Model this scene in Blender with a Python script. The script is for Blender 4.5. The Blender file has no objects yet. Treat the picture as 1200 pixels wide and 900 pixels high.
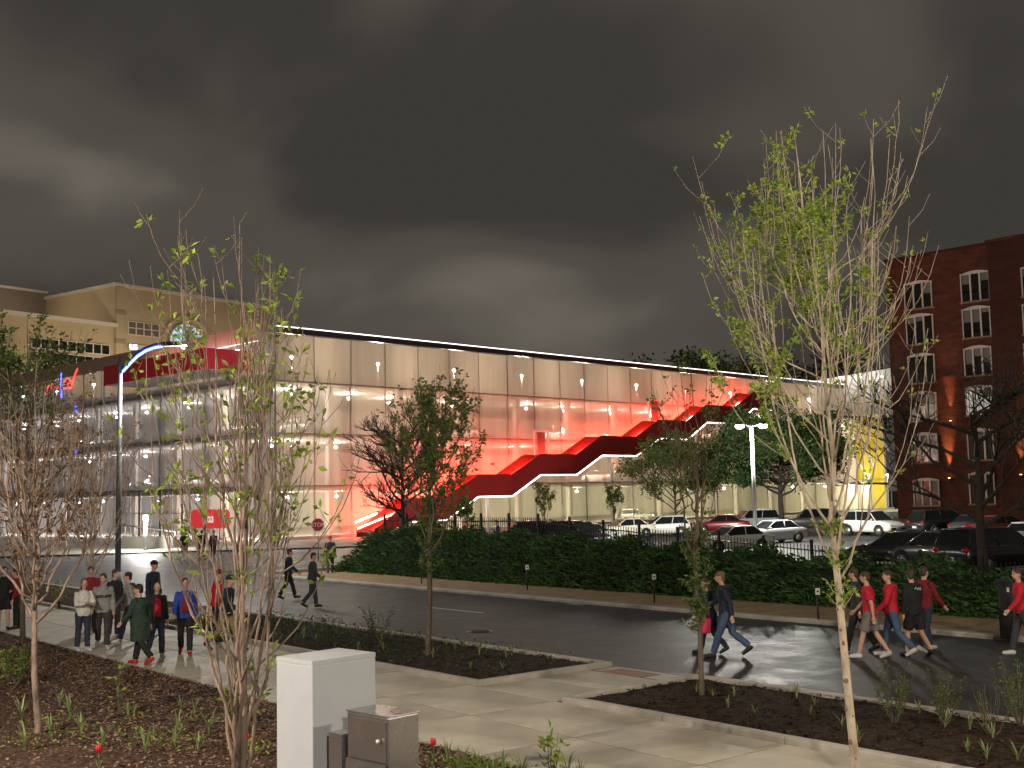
import bpy, bmesh, math, random
import numpy as np
from mathutils import Vector, Matrix, Euler

rng = random.Random(7)
R = math.radians
scene = bpy.context.scene
COL = scene.collection

# ------------------------------------------------------------------ camera
F_PX = 1370.0
CAM_H = 3.5
PITCH = math.atan(130.0 / F_PX)
ROLL = -0.022
CAM_ROT = Matrix.Rotation(math.pi / 2 + PITCH, 3, 'X') @ Matrix.Rotation(ROLL, 3, 'Z')
CAM_POS = Vector((0, 0, CAM_H))
cam_data = bpy.data.cameras.new('camera')
cam = bpy.data.objects.new('camera', cam_data)
COL.objects.link(cam)
cam_data.sensor_fit = 'HORIZONTAL'
cam_data.sensor_width = 36.0
cam_data.lens = F_PX / 1200.0 * 36.0
cam_data.clip_start = 0.1
cam_data.clip_end = 3000
cam.matrix_world = Matrix.Translation(CAM_POS) @ CAM_ROT.to_4x4()
scene.camera = cam

# ------------------------------------------------------------------ night sky
world = bpy.data.worlds.new('World')
scene.world = world
world.use_nodes = True
wn = world.node_tree
wn.nodes.clear()
w_out = wn.nodes.new('ShaderNodeOutputWorld')
w_bg = wn.nodes.new('ShaderNodeBackground')
w_tc = wn.nodes.new('ShaderNodeTexCoord')
w_sep = wn.nodes.new('ShaderNodeSeparateXYZ')
w_add = wn.nodes.new('ShaderNodeMath'); w_add.operation = 'ADD'; w_add.inputs[1].default_value = 0.26
w_dx = wn.nodes.new('ShaderNodeMath'); w_dx.operation = 'DIVIDE'
w_dy = wn.nodes.new('ShaderNodeMath'); w_dy.operation = 'DIVIDE'
w_abs = wn.nodes.new('ShaderNodeMath'); w_abs.operation = 'ABSOLUTE'
w_cmb = wn.nodes.new('ShaderNodeCombineXYZ')
wn.links.new(w_tc.outputs['Generated'], w_sep.inputs[0])
wn.links.new(w_sep.outputs['Z'], w_abs.inputs[0])
wn.links.new(w_abs.outputs[0], w_add.inputs[0])
wn.links.new(w_sep.outputs['X'], w_dx.inputs[0]); wn.links.new(w_add.outputs[0], w_dx.inputs[1])
wn.links.new(w_sep.outputs['Y'], w_dy.inputs[0]); wn.links.new(w_add.outputs[0], w_dy.inputs[1])
wn.links.new(w_dx.outputs[0], w_cmb.inputs[0]); wn.links.new(w_dy.outputs[0], w_cmb.inputs[1])
SKY_W = (23.42, 10.62, 0.0)
w_map = wn.nodes.new('ShaderNodeMapping')
w_map.inputs['Location'].default_value = SKY_W
wn.links.new(w_cmb.outputs[0], w_map.inputs[0])
w_n1 = wn.nodes.new('ShaderNodeTexNoise')
w_n1.inputs['Scale'].default_value = 1.5
w_n1.inputs['Detail'].default_value = 4
w_n1.inputs['Roughness'].default_value = 0.4
w_n1.inputs['Distortion'].default_value = 0.35
wn.links.new(w_map.outputs[0], w_n1.inputs['Vector'])
w_ramp = wn.nodes.new('ShaderNodeValToRGB')
w_ramp.color_ramp.interpolation = 'EASE'
els = w_ramp.color_ramp.elements
els[0].position = 0.40; els[0].color = (0.029, 0.0265, 0.023, 1)
els[1].position = 0.72; els[1].color = (0.094, 0.083, 0.068, 1)
e = els.new(0.56); e.color = (0.051, 0.0455, 0.038, 1)
wn.links.new(w_n1.outputs['Fac'], w_ramp.inputs[0])
wn.links.new(w_ramp.outputs[0], w_bg.inputs['Color'])
w_bg.inputs['Strength'].default_value = 1.25
wn.links.new(w_bg.outputs[0], w_out.inputs[0])

# ------------------------------------------------------------------ exposure, sampling
scene.view_settings.view_transform = 'Standard'
scene.view_settings.look = 'None'
scene.view_settings.exposure = 0.33
scene.view_settings.gamma = 1.0
scene.render.engine = 'CYCLES'
cy = scene.cycles
cy.use_denoising = True
try:
    cy.denoiser = 'OPENIMAGEDENOISE'
except Exception:
    pass
cy.max_bounces = 6
cy.diffuse_bounces = 3
cy.glossy_bounces = 3
cy.transmission_bounces = 3
cy.transparent_max_bounces = 12
cy.caustics_reflective = False
cy.caustics_refractive = False
cy.sample_clamp_indirect = 4.0
cy.sample_clamp_direct = 0.0
cy.use_light_tree = True

# ------------------------------------------------------------------ pixel -> place
def ray(px, py):
    d = Vector(((px - 600.0) / F_PX, (450.0 - py) / F_PX, -1.0))
    return (CAM_ROT @ d)
def P(px, py, z=0.0):
    d = ray(px, py)
    return CAM_POS + d * ((z - CAM_H) / d.z)
def PD(px, py, Y):
    d = ray(px, py)
    return CAM_POS + d * (Y / d.y)
def PP(px, py, pt, nrm):
    d = ray(px, py)
    pt = Vector(pt); nrm = Vector(nrm)
    return CAM_POS + d * ((pt - CAM_POS).dot(nrm) / d.dot(nrm))
def proj(p):
    q = CAM_ROT.transposed() @ (Vector(p) - CAM_POS)
    return (600 + F_PX * q.x / -q.z, 450 - F_PX * q.y / -q.z)

U = Vector((0.63, -0.777, 0)).normalized()       # along the street
N = Vector((-U.y, U.x, 0))                        # across it, away from the camera
def SN(s, n, z=0.0):
    v = U * s + N * n
    return Vector((v.x, v.y, z))
def toSN(p):
    return (p[0] * U.x + p[1] * U.y, p[0] * N.x + p[1] * N.y)

# ------------------------------------------------------------------ materials
MATS = {}
def mat(name, color, rough=0.7, metal=0.0, var=0.0, vscale=3.0, bump=0.0, bscale=40.0, coat=0.0, emit=None, estr=0.0, spec=0.5, color2=None, detail=4, rvar=0.0, stretch=None, bdist=0.02):
    if name in MATS:
        return MATS[name]
    m = bpy.data.materials.new(name)
    m.use_nodes = True
    nt = m.node_tree
    b = nt.nodes['Principled BSDF']
    b.inputs['Base Color'].default_value = (*color, 1)
    b.inputs['Roughness'].default_value = rough
    b.inputs['Metallic'].default_value = metal
    b.inputs['Specular IOR Level'].default_value = spec
    if coat:
        b.inputs['Coat Weight'].default_value = coat
        b.inputs['Coat Roughness'].default_value = 0.05
    if emit is not None:
        b.inputs['Emission Color'].default_value = (*emit, 1)
        b.inputs['Emission Strength'].default_value = estr
    src = None
    if var or bump or color2 or rvar:
        tc = nt.nodes.new('ShaderNodeTexCoord')
        src = tc.outputs['Object']
        if stretch:
            mp = nt.nodes.new('ShaderNodeMapping')
            mp.inputs['Scale'].default_value = stretch
            nt.links.new(src, mp.inputs[0]); src = mp.outputs[0]
    if var or color2 or rvar:
        nz = nt.nodes.new('ShaderNodeTexNoise')
        nz.inputs['Scale'].default_value = vscale
        nz.inputs['Detail'].default_value = detail
        nz.inputs['Roughness'].default_value = 0.6
        nt.links.new(src, nz.inputs['Vector'])
        if var or color2:
            rp = nt.nodes.new('ShaderNodeValToRGB')
            c2 = color2 or color
            rp.color_ramp.elements[0].position = 0.3
            rp.color_ramp.elements[1].position = 0.7
            rp.color_ramp.elements[0].color = (*[c * (1 - var) for c in color], 1)
            rp.color_ramp.elements[1].color = (*[min(1, c * (1 + var)) for c in c2], 1)
            nt.links.new(nz.outputs['Fac'], rp.inputs[0])
            nt.links.new(rp.outputs[0], b.inputs['Base Color'])
        if rvar:
            mr = nt.nodes.new('ShaderNodeMapRange')
            mr.inputs['From Min'].default_value = 0.3; mr.inputs['From Max'].default_value = 0.7
            mr.inputs['To Min'].default_value = max(0.02, rough - rvar); mr.inputs['To Max'].default_value = min(1, rough + rvar)
            nt.links.new(nz.outputs['Fac'], mr.inputs[0])
            nt.links.new(mr.outputs[0], b.inputs['Roughness'])
    if bump:
        nb = nt.nodes.new('ShaderNodeTexNoise')
        nb.inputs['Scale'].default_value = bscale
        nb.inputs['Detail'].default_value = 5
        nt.links.new(src, nb.inputs['Vector'])
        bp = nt.nodes.new('ShaderNodeBump')
        bp.inputs['Strength'].default_value = bump
        bp.inputs['Distance'].default_value = bdist
        nt.links.new(nb.outputs['Fac'], bp.inputs['Height'])
        nt.links.new(bp.outputs[0], b.inputs['Normal'])
    MATS[name] = m
    return m

def leaf_mat(name, dark, light, trans=0.35, rough=0.5):
    m = bpy.data.materials.new(name)
    m.use_nodes = True
    nt = m.node_tree
    b = nt.nodes['Principled BSDF']
    out = nt.nodes['Material Output']
    geo = nt.nodes.new('ShaderNodeNewGeometry')
    rp = nt.nodes.new('ShaderNodeValToRGB')
    rp.color_ramp.elements[0].color = (*dark, 1)
    rp.color_ramp.elements[1].color = (*light, 1)
    nt.links.new(geo.outputs['Random Per Island'], rp.inputs[0])
    nt.links.new(rp.outputs[0], b.inputs['Base Color'])
    b.inputs['Roughness'].default_value = rough
    b.inputs['Specular IOR Level'].default_value = 0.3
    tr = nt.nodes.new('ShaderNodeBsdfTranslucent')
    nt.links.new(rp.outputs[0], tr.inputs['Color'])
    mx = nt.nodes.new('ShaderNodeMixShader')
    mx.inputs[0].default_value = trans
    nt.links.new(b.outputs[0], mx.inputs[1]); nt.links.new(tr.outputs[0], mx.inputs[2])
    nt.links.new(mx.outputs[0], out.inputs[0])
    MATS[name] = m
    return m

def emit_mat(name, color, strength):
    m = bpy.data.materials.new(name)
    m.use_nodes = True
    nt = m.node_tree
    nt.nodes.clear()
    o = nt.nodes.new('ShaderNodeOutputMaterial'); e_ = nt.nodes.new('ShaderNodeEmission')
    e_.inputs[0].default_value = (*color, 1); e_.inputs[1].default_value = strength
    nt.links.new(e_.outputs[0], o.inputs[0])
    MATS[name] = m
    return m

# ------------------------------------------------------------------ mesh helpers
class MB:
    def __init__(self):
        self.v = []; self.f = []; self.smooth = []
    def add(self, vs, fs, smooth=False):
        k = len(self.v)
        self.v.extend([tuple(p) for p in vs])
        self.f.extend([tuple(k + i for i in f) for f in fs])
        self.smooth.extend([smooth] * len(fs))
        return self
    def box(self, c, sz, rot=None):
        hx, hy, hz = sz[0] / 2, sz[1] / 2, sz[2] / 2
        vs = [Vector((x, y, z)) for x in (-hx, hx) for y in (-hy, hy) for z in (-hz, hz)]
        if rot is not None:
            vs = [rot @ p for p in vs]
        c = Vector(c)
        vs = [p + c for p in vs]
        return self.add(vs, [(0, 1, 3, 2), (4, 6, 7, 5), (0, 4, 5, 1), (2, 3, 7, 6), (0, 2, 6, 4), (1, 5, 7, 3)])
    def hexa(self, b4, t4):
        return self.add(list(b4) + list(t4), [(3, 2, 1, 0), (4, 5, 6, 7), (0, 1, 5, 4), (1, 2, 6, 5), (2, 3, 7, 6), (3, 0, 4, 7)])
    def prism(self, poly, vec):
        n = len(poly); vec = Vector(vec)
        vs = [Vector(p) for p in poly] + [Vector(p) + vec for p in poly]
        fs = [tuple(range(n - 1, -1, -1)), tuple(range(n, 2 * n))]
        fs += [(i, (i + 1) % n, n + (i + 1) % n, n + i) for i in range(n)]
        return self.add(vs, fs)
    def tube(self, pts, rad, n=6, cap=True, smooth=True):
        pts = [Vector(p) for p in pts]
        if not hasattr(rad, '__len__'):
            rad = [rad] * len(pts)
        vs = []; fs = []
        ref = None
        for i, p in enumerate(pts):
            a = pts[max(i - 1, 0)]; b = pts[min(i + 1, len(pts) - 1)]
            t = (b - a)
            if t.length < 1e-9: t = Vector((0, 0, 1))
            t.normalize()
            if ref is None:
                ref = Vector((1, 0, 0)) if abs(t.x) < 0.8 else Vector((0, 1, 0))
            x = ref - t * ref.dot(t)
            if x.length < 1e-6: x = t.orthogonal()
            x.normalize(); ref = x
            y = t.cross(x)
            for k in range(n):
                an = 2 * math.pi * k / n
                vs.append(p + (x * math.cos(an) + y * math.sin(an)) * rad[i])
        for i in range(len(pts) - 1):
            for k in range(n):
                fs.append((i * n + k, i * n + (k + 1) % n, (i + 1) * n + (k + 1) % n, (i + 1) * n + k))
        if cap:
            fs.append(tuple(range(n - 1, -1, -1)))
            m = (len(pts) - 1) * n
            fs.append(tuple(range(m, m + n)))
        return self.add(vs, fs, smooth)
    def ell(self, c, r, nu=10, nv=7, rot=None):
        c = Vector(c); vs = []; fs = []
        for j in range(nv + 1):
            th = math.pi * j / nv
            for i in range(nu):
                ph = 2 * math.pi * i / nu
                p = Vector((r[0] * math.sin(th) * math.cos(ph), r[1] * math.sin(th) * math.sin(ph), r[2] * math.cos(th)))
                if rot is not None: p = rot @ p
                vs.append(c + p)
        for j in range(nv):
            for i in range(nu):
                fs.append((j * nu + i, (j + 1) * nu + i, (j + 1) * nu + (i + 1) % nu, j * nu + (i + 1) % nu))
        return self.add(vs, fs, True)
    def loft(self, rings, cap=True, smooth=True):
        n = len(rings[0]); vs = [p for r in rings for p in r]; fs = []
        for i in range(len(rings) - 1):
            for k in range(n):
                fs.append((i * n + k, i * n + (k + 1) % n, (i + 1) * n + (k + 1) % n, (i + 1) * n + k))
        if cap:
            fs.append(tuple(range(n - 1, -1, -1))); m = (len(rings) - 1) * n; fs.append(tuple(range(m, m + n)))
        return self.add(vs, fs, smooth)
    def mesh(self, name):
        me = bpy.data.meshes.new(name)
        me.from_pydata(self.v, [], self.f)
        me.polygons.foreach_set('use_smooth', self.smooth)
        me.update()
        return me
    def build(self, name, m, parent=None, smooth_angle=None):
        me = self.mesh(name)
        me.materials.append(m)
        o = bpy.data.objects.new(name, me)
        COL.objects.link(o)
        if parent is not None:
            o.parent = parent
        return o

def bevelled(o, w=0.01, seg=2):
    b = o.modifiers.new('bevel', 'BEVEL'); b.width = w; b.segments = seg; b.limit_method = 'ANGLE'
    return o
def tag(o, label=None, cat=None, group=None, kind=None):
    if label: o['label'] = label
    if cat: o['category'] = cat
    if group: o['group'] = group
    if kind: o['kind'] = kind
    return o
def empty(name, loc=(0, 0, 0), rz=0.0, label=None, cat=None, group=None):
    o = bpy.data.objects.new(name, None)
    COL.objects.link(o)
    o.location = loc; o.rotation_euler = (0, 0, rz)
    o.empty_display_size = 0.2
    return tag(o, label, cat, group)
def inst(name, me, parent=None, loc=(0, 0, 0), rz=0.0, scale=None, m=None):
    o = bpy.data.objects.new(name, me)
    COL.objects.link(o)
    if parent is not None: o.parent = parent
    o.location = loc; o.rotation_euler = (0, 0, rz)
    if scale: o.scale = scale
    if m is not None:
        o.material_slots[0].link = 'OBJECT'; o.material_slots[0].material = m
    return o
def point_light(name, loc, power, color, radius=0.15, parent=None, spot=None, aim=None):
    l = bpy.data.lights.new(name, 'SPOT' if spot else 'POINT')
    l.energy = power; l.color = color; l.shadow_soft_size = radius
    if spot:
        l.spot_size = R(spot); l.spot_blend = 0.6
    o = bpy.data.objects.new(name, l)
    COL.objects.link(o)
    if parent is not None: o.parent = parent
    o.location = loc
    if aim is not None:
        o.rotation_euler = (Vector(aim) - Vector(loc)).to_track_quat('-Z', 'Y').to_euler()
    return o
def sheet(name, pts, m, z=None):
    b = MB()
    b.add([(p[0], p[1], p[2] if z is None else z) for p in pts], [tuple(range(len(pts)))])
    o = b.build(name, m)
    # face up
    if o.data.polygons[0].normal.z < 0:
        o.data.flip_normals()
    return o

def text_mesh(fo):
    dg = bpy.context.evaluated_depsgraph_get()
    me = bpy.data.meshes.new_from_object(fo.evaluated_get(dg))
    me.materials.clear()
    o = bpy.data.objects.new(fo.name, me)
    par, loc, rot = fo.parent, fo.location.copy(), fo.rotation_euler.copy()
    nm = fo.name
    bpy.data.objects.remove(fo)
    o.name = nm
    COL.objects.link(o); o.parent = par; o.location = loc; o.rotation_euler = rot
    return o
# ================================================================== the setting: ground, road, paths
m_asph = mat('asphalt_wet', (0.026, 0.027, 0.029), rough=0.55, var=0.4, vscale=1.4, bump=0.7, bscale=45, rvar=0.1, stretch=(1.0, 0.8, 1), color2=(0.042, 0.043, 0.045), bdist=0.012, spec=0.42)
m_lot = mat('lot_asphalt', (0.042, 0.042, 0.040), spec=0.25, rough=0.72, var=0.3, vscale=0.25, bump=0.3, bscale=50, rvar=0.15)
m_conc = mat('path_concrete', (0.37, 0.335, 0.265), rough=0.7, var=0.24, vscale=0.6, bump=0.35, bscale=55, color2=(0.45, 0.415, 0.34), rvar=0.14, bdist=0.006)
m_conc2 = mat('pavement_concrete', (0.33, 0.30, 0.25), rough=0.75, var=0.15, vscale=0.6, bump=0.2, bscale=40)
m_kerb = mat('kerb_concrete', (0.36, 0.33, 0.29), rough=0.75, var=0.2, vscale=2.5, bump=0.35, bscale=60, bdist=0.008)
m_joint = mat('joint_dark', (0.055, 0.048, 0.036), rough=0.9)
m_strip = mat('sandy_strip', (0.30, 0.21, 0.115), rough=0.85, var=0.25, vscale=1.3, bump=0.4, bscale=45)
m_paint = mat('road_paint', (0.62, 0.62, 0.58), rough=0.6, var=0.25, vscale=6)
m_paint_worn = mat('road_paint_worn', (0.22, 0.22, 0.21), rough=0.55, var=0.5, vscale=5)
m_mulch = mat('bark_mulch', (0.065, 0.039, 0.027), spec=0.1, rough=0.95, var=0.5, vscale=9, bump=0.8, bscale=45, color2=(0.075, 0.045, 0.03))
m_soil = mat('planter_soil', (0.020, 0.0125, 0.009), spec=0.08, rough=0.95, var=0.5, vscale=7, bump=0.8, bscale=40, color2=(0.04, 0.026, 0.018))
m_red_brick = mat('tactile_red', (0.25, 0.14, 0.115), rough=0.8, var=0.2, vscale=8)
m_lawn = mat('lawn_green', (0.045, 0.06, 0.02), rough=0.95, var=0.4, vscale=2, bump=0.6, bscale=30)

g = sheet('ground', [(-600, -80, 0), (600, -80, 0), (600, 900, 0), (-600, 900, 0)], m_lot, z=-0.012)
tag(g, kind='structure')

# street: n 16.6 .. 25.3, plus the mouth of the side street on the left
road = sheet('road', [SN(-170, 16.6), SN(40, 16.6), SN(40, 25.35), SN(-50.5, 25.35), SN(-51.5, 26.2), SN(-52.5, 28), SN(-53, 60), SN(-80, 60), SN(-170, 60)], m_asph, z=0.0)
tag(road, kind='structure')

def line_mark(name, p, q, w, m, z=0.005):
    p = Vector(p); q = Vector(q)
    d = (q - p).normalized(); s_ = Vector((-d.y, d.x, 0)) * w / 2
    o = sheet(name, [p - s_, q - s_, q + s_, p + s_], m, z=z)
    o.parent = road
    return o
for s0 in (-42.5, -31.2, -19.6, -8.2):
    line_mark('lane_marking', SN(s0, 21.55), SN(s0 + 3.0, 21.55), 0.11, m_paint if s0 == -31.2 else m_paint_worn)
for k in range(4):
    line_mark('stop_line', SN(-60 + k * 0.9, 29 + 0 * k), SN(-60 + k * 0.9, 37), 0.35, m_paint_worn)
line_mark('edge_line', SN(-150, 25.0), SN(-54, 25.0), 0.12, m_paint_worn)

def kerb(name, pts, w, h, parent, z0=-0.05, closed=False, m=m_kerb):
    """kerb stones laid end to end along a polyline, each its own piece"""
    k = 0
    segs = list(zip(pts[:-1], pts[1:])) + ([(pts[-1], pts[0])] if closed else [])
    for a, b in segs:
        a = Vector(a); b = Vector(b)
        L = (b - a).length; n_ = max(1, round(L / 2.4)); d = (b - a) / L
        for i in range(n_):
            ln = L / n_ - 0.008
            mb = MB(); hz = h - z0
            t_ = w * 0.12
            poly = [(-w / 2, 0), (w / 2, 0), (w / 2, hz - t_), (w / 2 - t_, hz), (-w / 2 + t_, hz), (-w / 2, hz - t_)]
            mb.prism([Vector((0, y, z)) for y, z in poly], (ln, 0, 0))
            o = mb.build(name, m, parent)
            o.location = a + d * (L * i / n_ + 0.004)
            o.location.z = z0
            o.rotation_euler = (0, 0, math.atan2(d.y, d.x))
            k += 1

# far side: kerb and sandy footway in front of the hedge
far = sheet('far_footway', [SN(-49.5, 25.65), SN(40, 25.65), SN(40, 29.6), SN(-50, 29.6)], m_strip, z=0.075)
tag(far, kind='structure')
kerb('kerb_stone', [SN(-49.8, 25.5), SN(-20, 25.5), SN(12, 25.5)], 0.30, 0.11, far)
kerb('kerb_stone', [SN(-52.2, 36), SN(-52.2, 28.2), SN(-51.2, 26.3), SN(-49.8, 25.5)], 0.30, 0.11, far)

# parking lot behind the hedge, a little higher than the street
lot = sheet('parking_lot', [SN(-52, 29.4), SN(40, 29.4), SN(40, 110), SN(-52, 110)], m_lot, z=0.06)
tag(lot, kind='structure')

# main footpath, slab by slab
path = sheet('footpath', [SN(-170, 9.55), SN(40, 9.55), SN(40, 13.05), SN(-170, 13.05)], m_joint, z=0.0315)
tag(path, kind='structure')
def slab_mesh(ls, ln, h=0.036, ch=0.003):
    mb = MB()
    a, b_ = ls / 2, ln / 2
    mb.hexa([(-a, -b_, 0), (a, -b_, 0), (a, b_, 0), (-a, b_, 0)], [(-a, -b_, h - ch), (a, -b_, h - ch), (a, b_, h - ch), (-a, b_, h - ch)])
    mb = MB()
    lo = [(-a, -b_), (a, -b_), (a, b_), (-a, b_)]
    up = [(-a + ch, -b_ + ch), (a - ch, -b_ + ch), (a - ch, b_ - ch), (-a + ch, b_ - ch)]
    vs = [(x, y, 0) for x, y in lo] + [(x, y, h - ch) for x, y in lo] + [(x, y, h) for x, y in up]
    fs = [(i, (i + 1) % 4, 4 + (i + 1) % 4, 4 + i) for i in range(4)] + [(4 + i, 4 + (i + 1) % 4, 8 + (i + 1) % 4, 8 + i) for i in range(4)] + [(8, 9, 10, 11)]
    mb.add(vs, fs)
    me = mb.mesh('paving_slab'); me.materials.append(m_conc)
    return me
ang_u = math.atan2(U.y, U.x)
sl_me = slab_mesh(2.368, 1.708)
for i in range(31):
    for j in range(2):
        p = SN(-62 + 2.4 * i, 9.62 + 0.865 + 1.74 * j, 0.003)
        inst('paving_slab', sl_me, path, p, ang_u)
far_slab = sheet('path_continuation', [SN(-170, 9.6), SN(-63.25, 9.6), SN(-63.25, 13.0), SN(-170, 13.0)], m_conc, z=0.038)
far_slab.parent = path
# cross path between the two planters, down to the road
cross = sheet('cross_path', [SN(-17.4, 13.06), SN(-15.1, 13.06), SN(-15.1, 16.6), SN(-17.4, 16.6)], m_joint, z=0.0315)
tag(cross, kind='structure')
cs_me = slab_mesh(2.2, 1.36)
for j in range(2):
    inst('paving_slab', cs_me, cross, SN(-16.25, 13.78 + 1.38 * j, 0.004), ang_u)
rs = sheet('ramp_slab', [SN(-17.3, 15.9), SN(-15.15, 15.9), SN(-15.15, 16.55), SN(-17.3, 16.55)], m_conc, z=0.037)
rs.parent = cross
tp = sheet('tactile_paving', [SN(-17.0, 15.82), SN(-15.9, 15.82), SN(-15.9, 16.40), SN(-17.0, 16.40)], m_red_brick, z=0.042)
tp.parent = cross

# planters between path and road
def planter(name, s0, s1, label):
    n0, n1 = 13.2, 16.45
    nx = int((s1 - s0) / 0.22); ny = 15
    mb = MB(); r_ = random.Random(int(s0 * 10))
    vs = []; fs = []
    for i in range(nx + 1):
        for j in range(ny + 1):
            s = s0 + 0.1 + (s1 - s0 - 0.2) * i / nx; n = n0 + 0.06 + (n1 - n0 - 0.12) * j / ny
            e = min(j, ny - j, i, nx - i)
            z = 0.06 + (0.035 * min(e, 3) / 3) + r_.uniform(-0.018, 0.018)
            vs.append(SN(s, n, z))
    for i in range(nx):
        for j in range(ny):
            a = i * (ny + 1) + j
            fs.append((a, a + ny + 1, a + ny + 2, a + 1))
    mb.add(vs, fs, True)
    o = mb.build(name, m_soil)
    tag(o, kind='structure')
    # near kerb high, road kerb lower
    kerb('kerb_stone', [SN(s0, n0), SN(s1, n0)], 0.17, 0.13, o)
    kerb('kerb_stone', [SN(s0, n1 + 0.07), SN(s1, n1 + 0.07)], 0.16, 0.11, o)
    kerb('kerb_stone', [SN(s1, n0 + 0.09), SN(s1, n1 - 0.02)], 0.17, 0.13, o)
    kerb('kerb_stone', [SN(s0, n0 + 0.09), SN(s0, n1 - 0.02)], 0.17, 0.13, o)
    return o
planter('planter_bed', -33.2, -17.45, '')
planter('planter_bed', -15.05, 8.0, '')
planter('planter_bed', -54.0, -36.5, '')

# near mulch bed below the camera
def mulch_z(s, n):
    e = 9.55 - n
    return 0.02 + 0.10 * (1 - math.exp(-max(e, 0) / 0.8)) + 0.05 * math.sin(s * 0.7) * min(1, max(e, 0) / 2) + 0.03 * math.sin(n * 1.7 + s * 0.4) * min(1, max(e, 0))
mb = MB(); vs = []; fs = []
NX, NY = 240, 64
for i in range(NX + 1):
    for j in range(NY + 1):
        s = -50 + 58 * i / NX; n = -2 + 11.55 * j / NY
        edge = 0.10 * math.sin(s * 1.3) + 0.06 * math.sin(s * 3.7)
        if j == NY: n += edge * 0.7
        vs.append(SN(s, n, mulch_z(s, n) + rng.uniform(-0.015, 0.015)))
for i in range(NX):
    for j in range(NY):
        a = i * (NY + 1) + j
        fs.append((a, a + NY + 1, a + NY + 2, a + 1))
mb.add(vs, fs, True)
mulch = mb.build('mulch_bed', m_mulch); tag(mulch, kind='structure')

# bark chips, uncountable
m_chip = leaf_mat('bark_chips', (0.022, 0.011, 0.007), (0.32, 0.20, 0.135), trans=0.0, rough=0.9)
m_crumb = leaf_mat('soil_crumbs', (0.010, 0.006, 0.004), (0.055, 0.033, 0.022), trans=0.0, rough=0.95)
def chips(name, n_, place, parent, size=(0.012, 0.036)):
    v = []; f = []
    r_ = random.Random(n_)
    for k in range(n_):
        p = place(r_)
        L = r_.uniform(*size); w = L * r_.uniform(0.3, 0.6); a = r_.uniform(0, 6.283)
        ca, sa = math.cos(a), math.sin(a)
        t1, t2 = r_.uniform(-0.5, 0.5), r_.uniform(-0.4, 0.4)
        i0 = len(v)
        for (x, y) in ((-L, -w), (L, -w), (L * 0.8, w), (-L * 0.9, w)):
            v.append((p[0] + x * ca - y * sa, p[1] + x * sa + y * ca, p[2] + 0.012 + x * t1 + y * t2))
        f.append((i0, i0 + 1, i0 + 2, i0 + 3))
    me = bpy.data.meshes.new(name); me.from_pydata(v, [], f); me.materials.append(m_chip); me.update()
    o = bpy.data.objects.new(name, me); COL.objects.link(o); o['kind'] = 'stuff'; o.parent = parent
    return o
def pl_mulch(r_):
    s = r_.uniform(-33, -6); n = 9.62 - abs(r_.gauss(0, 1)) * 3.2
    if r_.random() < 0.06: n = 9.55 + r_.uniform(-0.1, 0.14)
    p = SN(s, n); return (p.x, p.y, mulch_z(s, n) if n < 9.5 else 0.03)
chips('bark_chips', 42000, pl_mulch, mulch)
for bed_, (s0_, s1_, n_) in zip([o for o in COL.objects if o.name.startswith('planter_bed')], ((-33, -17.6, 5000), (-14.9, 5, 8000), (-53, -37, 1500))):
    chips('soil_crumbs', n_, lambda r_, a=s0_, b=s1_: tuple(SN(r_.uniform(a, b), r_.uniform(13.3, 16.4), 0.085)), bed_, (0.012, 0.04)).data.materials[0] = m_crumb

# manhole cover and drain in the road
mh = empty('manhole_cover', SN(-24.5, 18.6, 0.0), 0, 'round iron manhole cover in the wet road', 'manhole cover')
MB().tube([(0, 0, 0.001), (0, 0, 0.008)], 0.36, 24).build('ring', mat('cast_iron', (0.02, 0.02, 0.021), rough=0.55, metal=0.6), mh)
for k in range(5):
    MB().box((0, -0.24 + 0.12 * k, 0.0105), (0.5 - abs(k - 2) * 0.08, 0.05, 0.005)).build('rib', MATS['cast_iron'], mh)
dr = empty('drain_grate', SN(-28.0, 25.12, 0.0), ang_u, 'dark iron drain grate against the far kerb', 'drain')
MB().box((0, 0, 0.004), (0.8, 0.42, 0.006)).build('frame', MATS['cast_iron'], dr)
for k in range(7):
    MB().box((-0.33 + 0.11 * k, 0, 0.010), (0.04, 0.36, 0.006)).build('bar', m_kerb, dr)
# low creeping plants in the mulch
# ================================================================== the parking garage with its mesh screens
GC = Vector((-21.0, 98.0, 0.0))
GA = math.atan2(0.714, 0.700)
GROT = Matrix.Rotation(GA, 3, 'Z')
def GW(x, y, z=0.0):
    return GC + GROT @ Vector((x, y, z))
def GL(p):
    return GROT.transposed() @ (Vector(p) - GC)
def on_right(px, py, off=0.0):      # pixel on a plane parallel to the right face, off metres in front of it
    return GL(PP(px, py, GW(0, -off), GROT @ Vector((0, 1, 0))))
def on_left(px, py, off=0.0):
    return GL(PP(px, py, GW(-off, 0), GROT @ Vector((1, 0, 0))))

garage = empty('parking_garage', GC, GA, 'long multi-storey parking garage wrapped in pale translucent mesh screens', 'garage')
GLEN, GDEP, GH = 112.0, 72.0, 18.3
LV = [0.0, 4.6, 9.2, 13.8]

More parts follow.
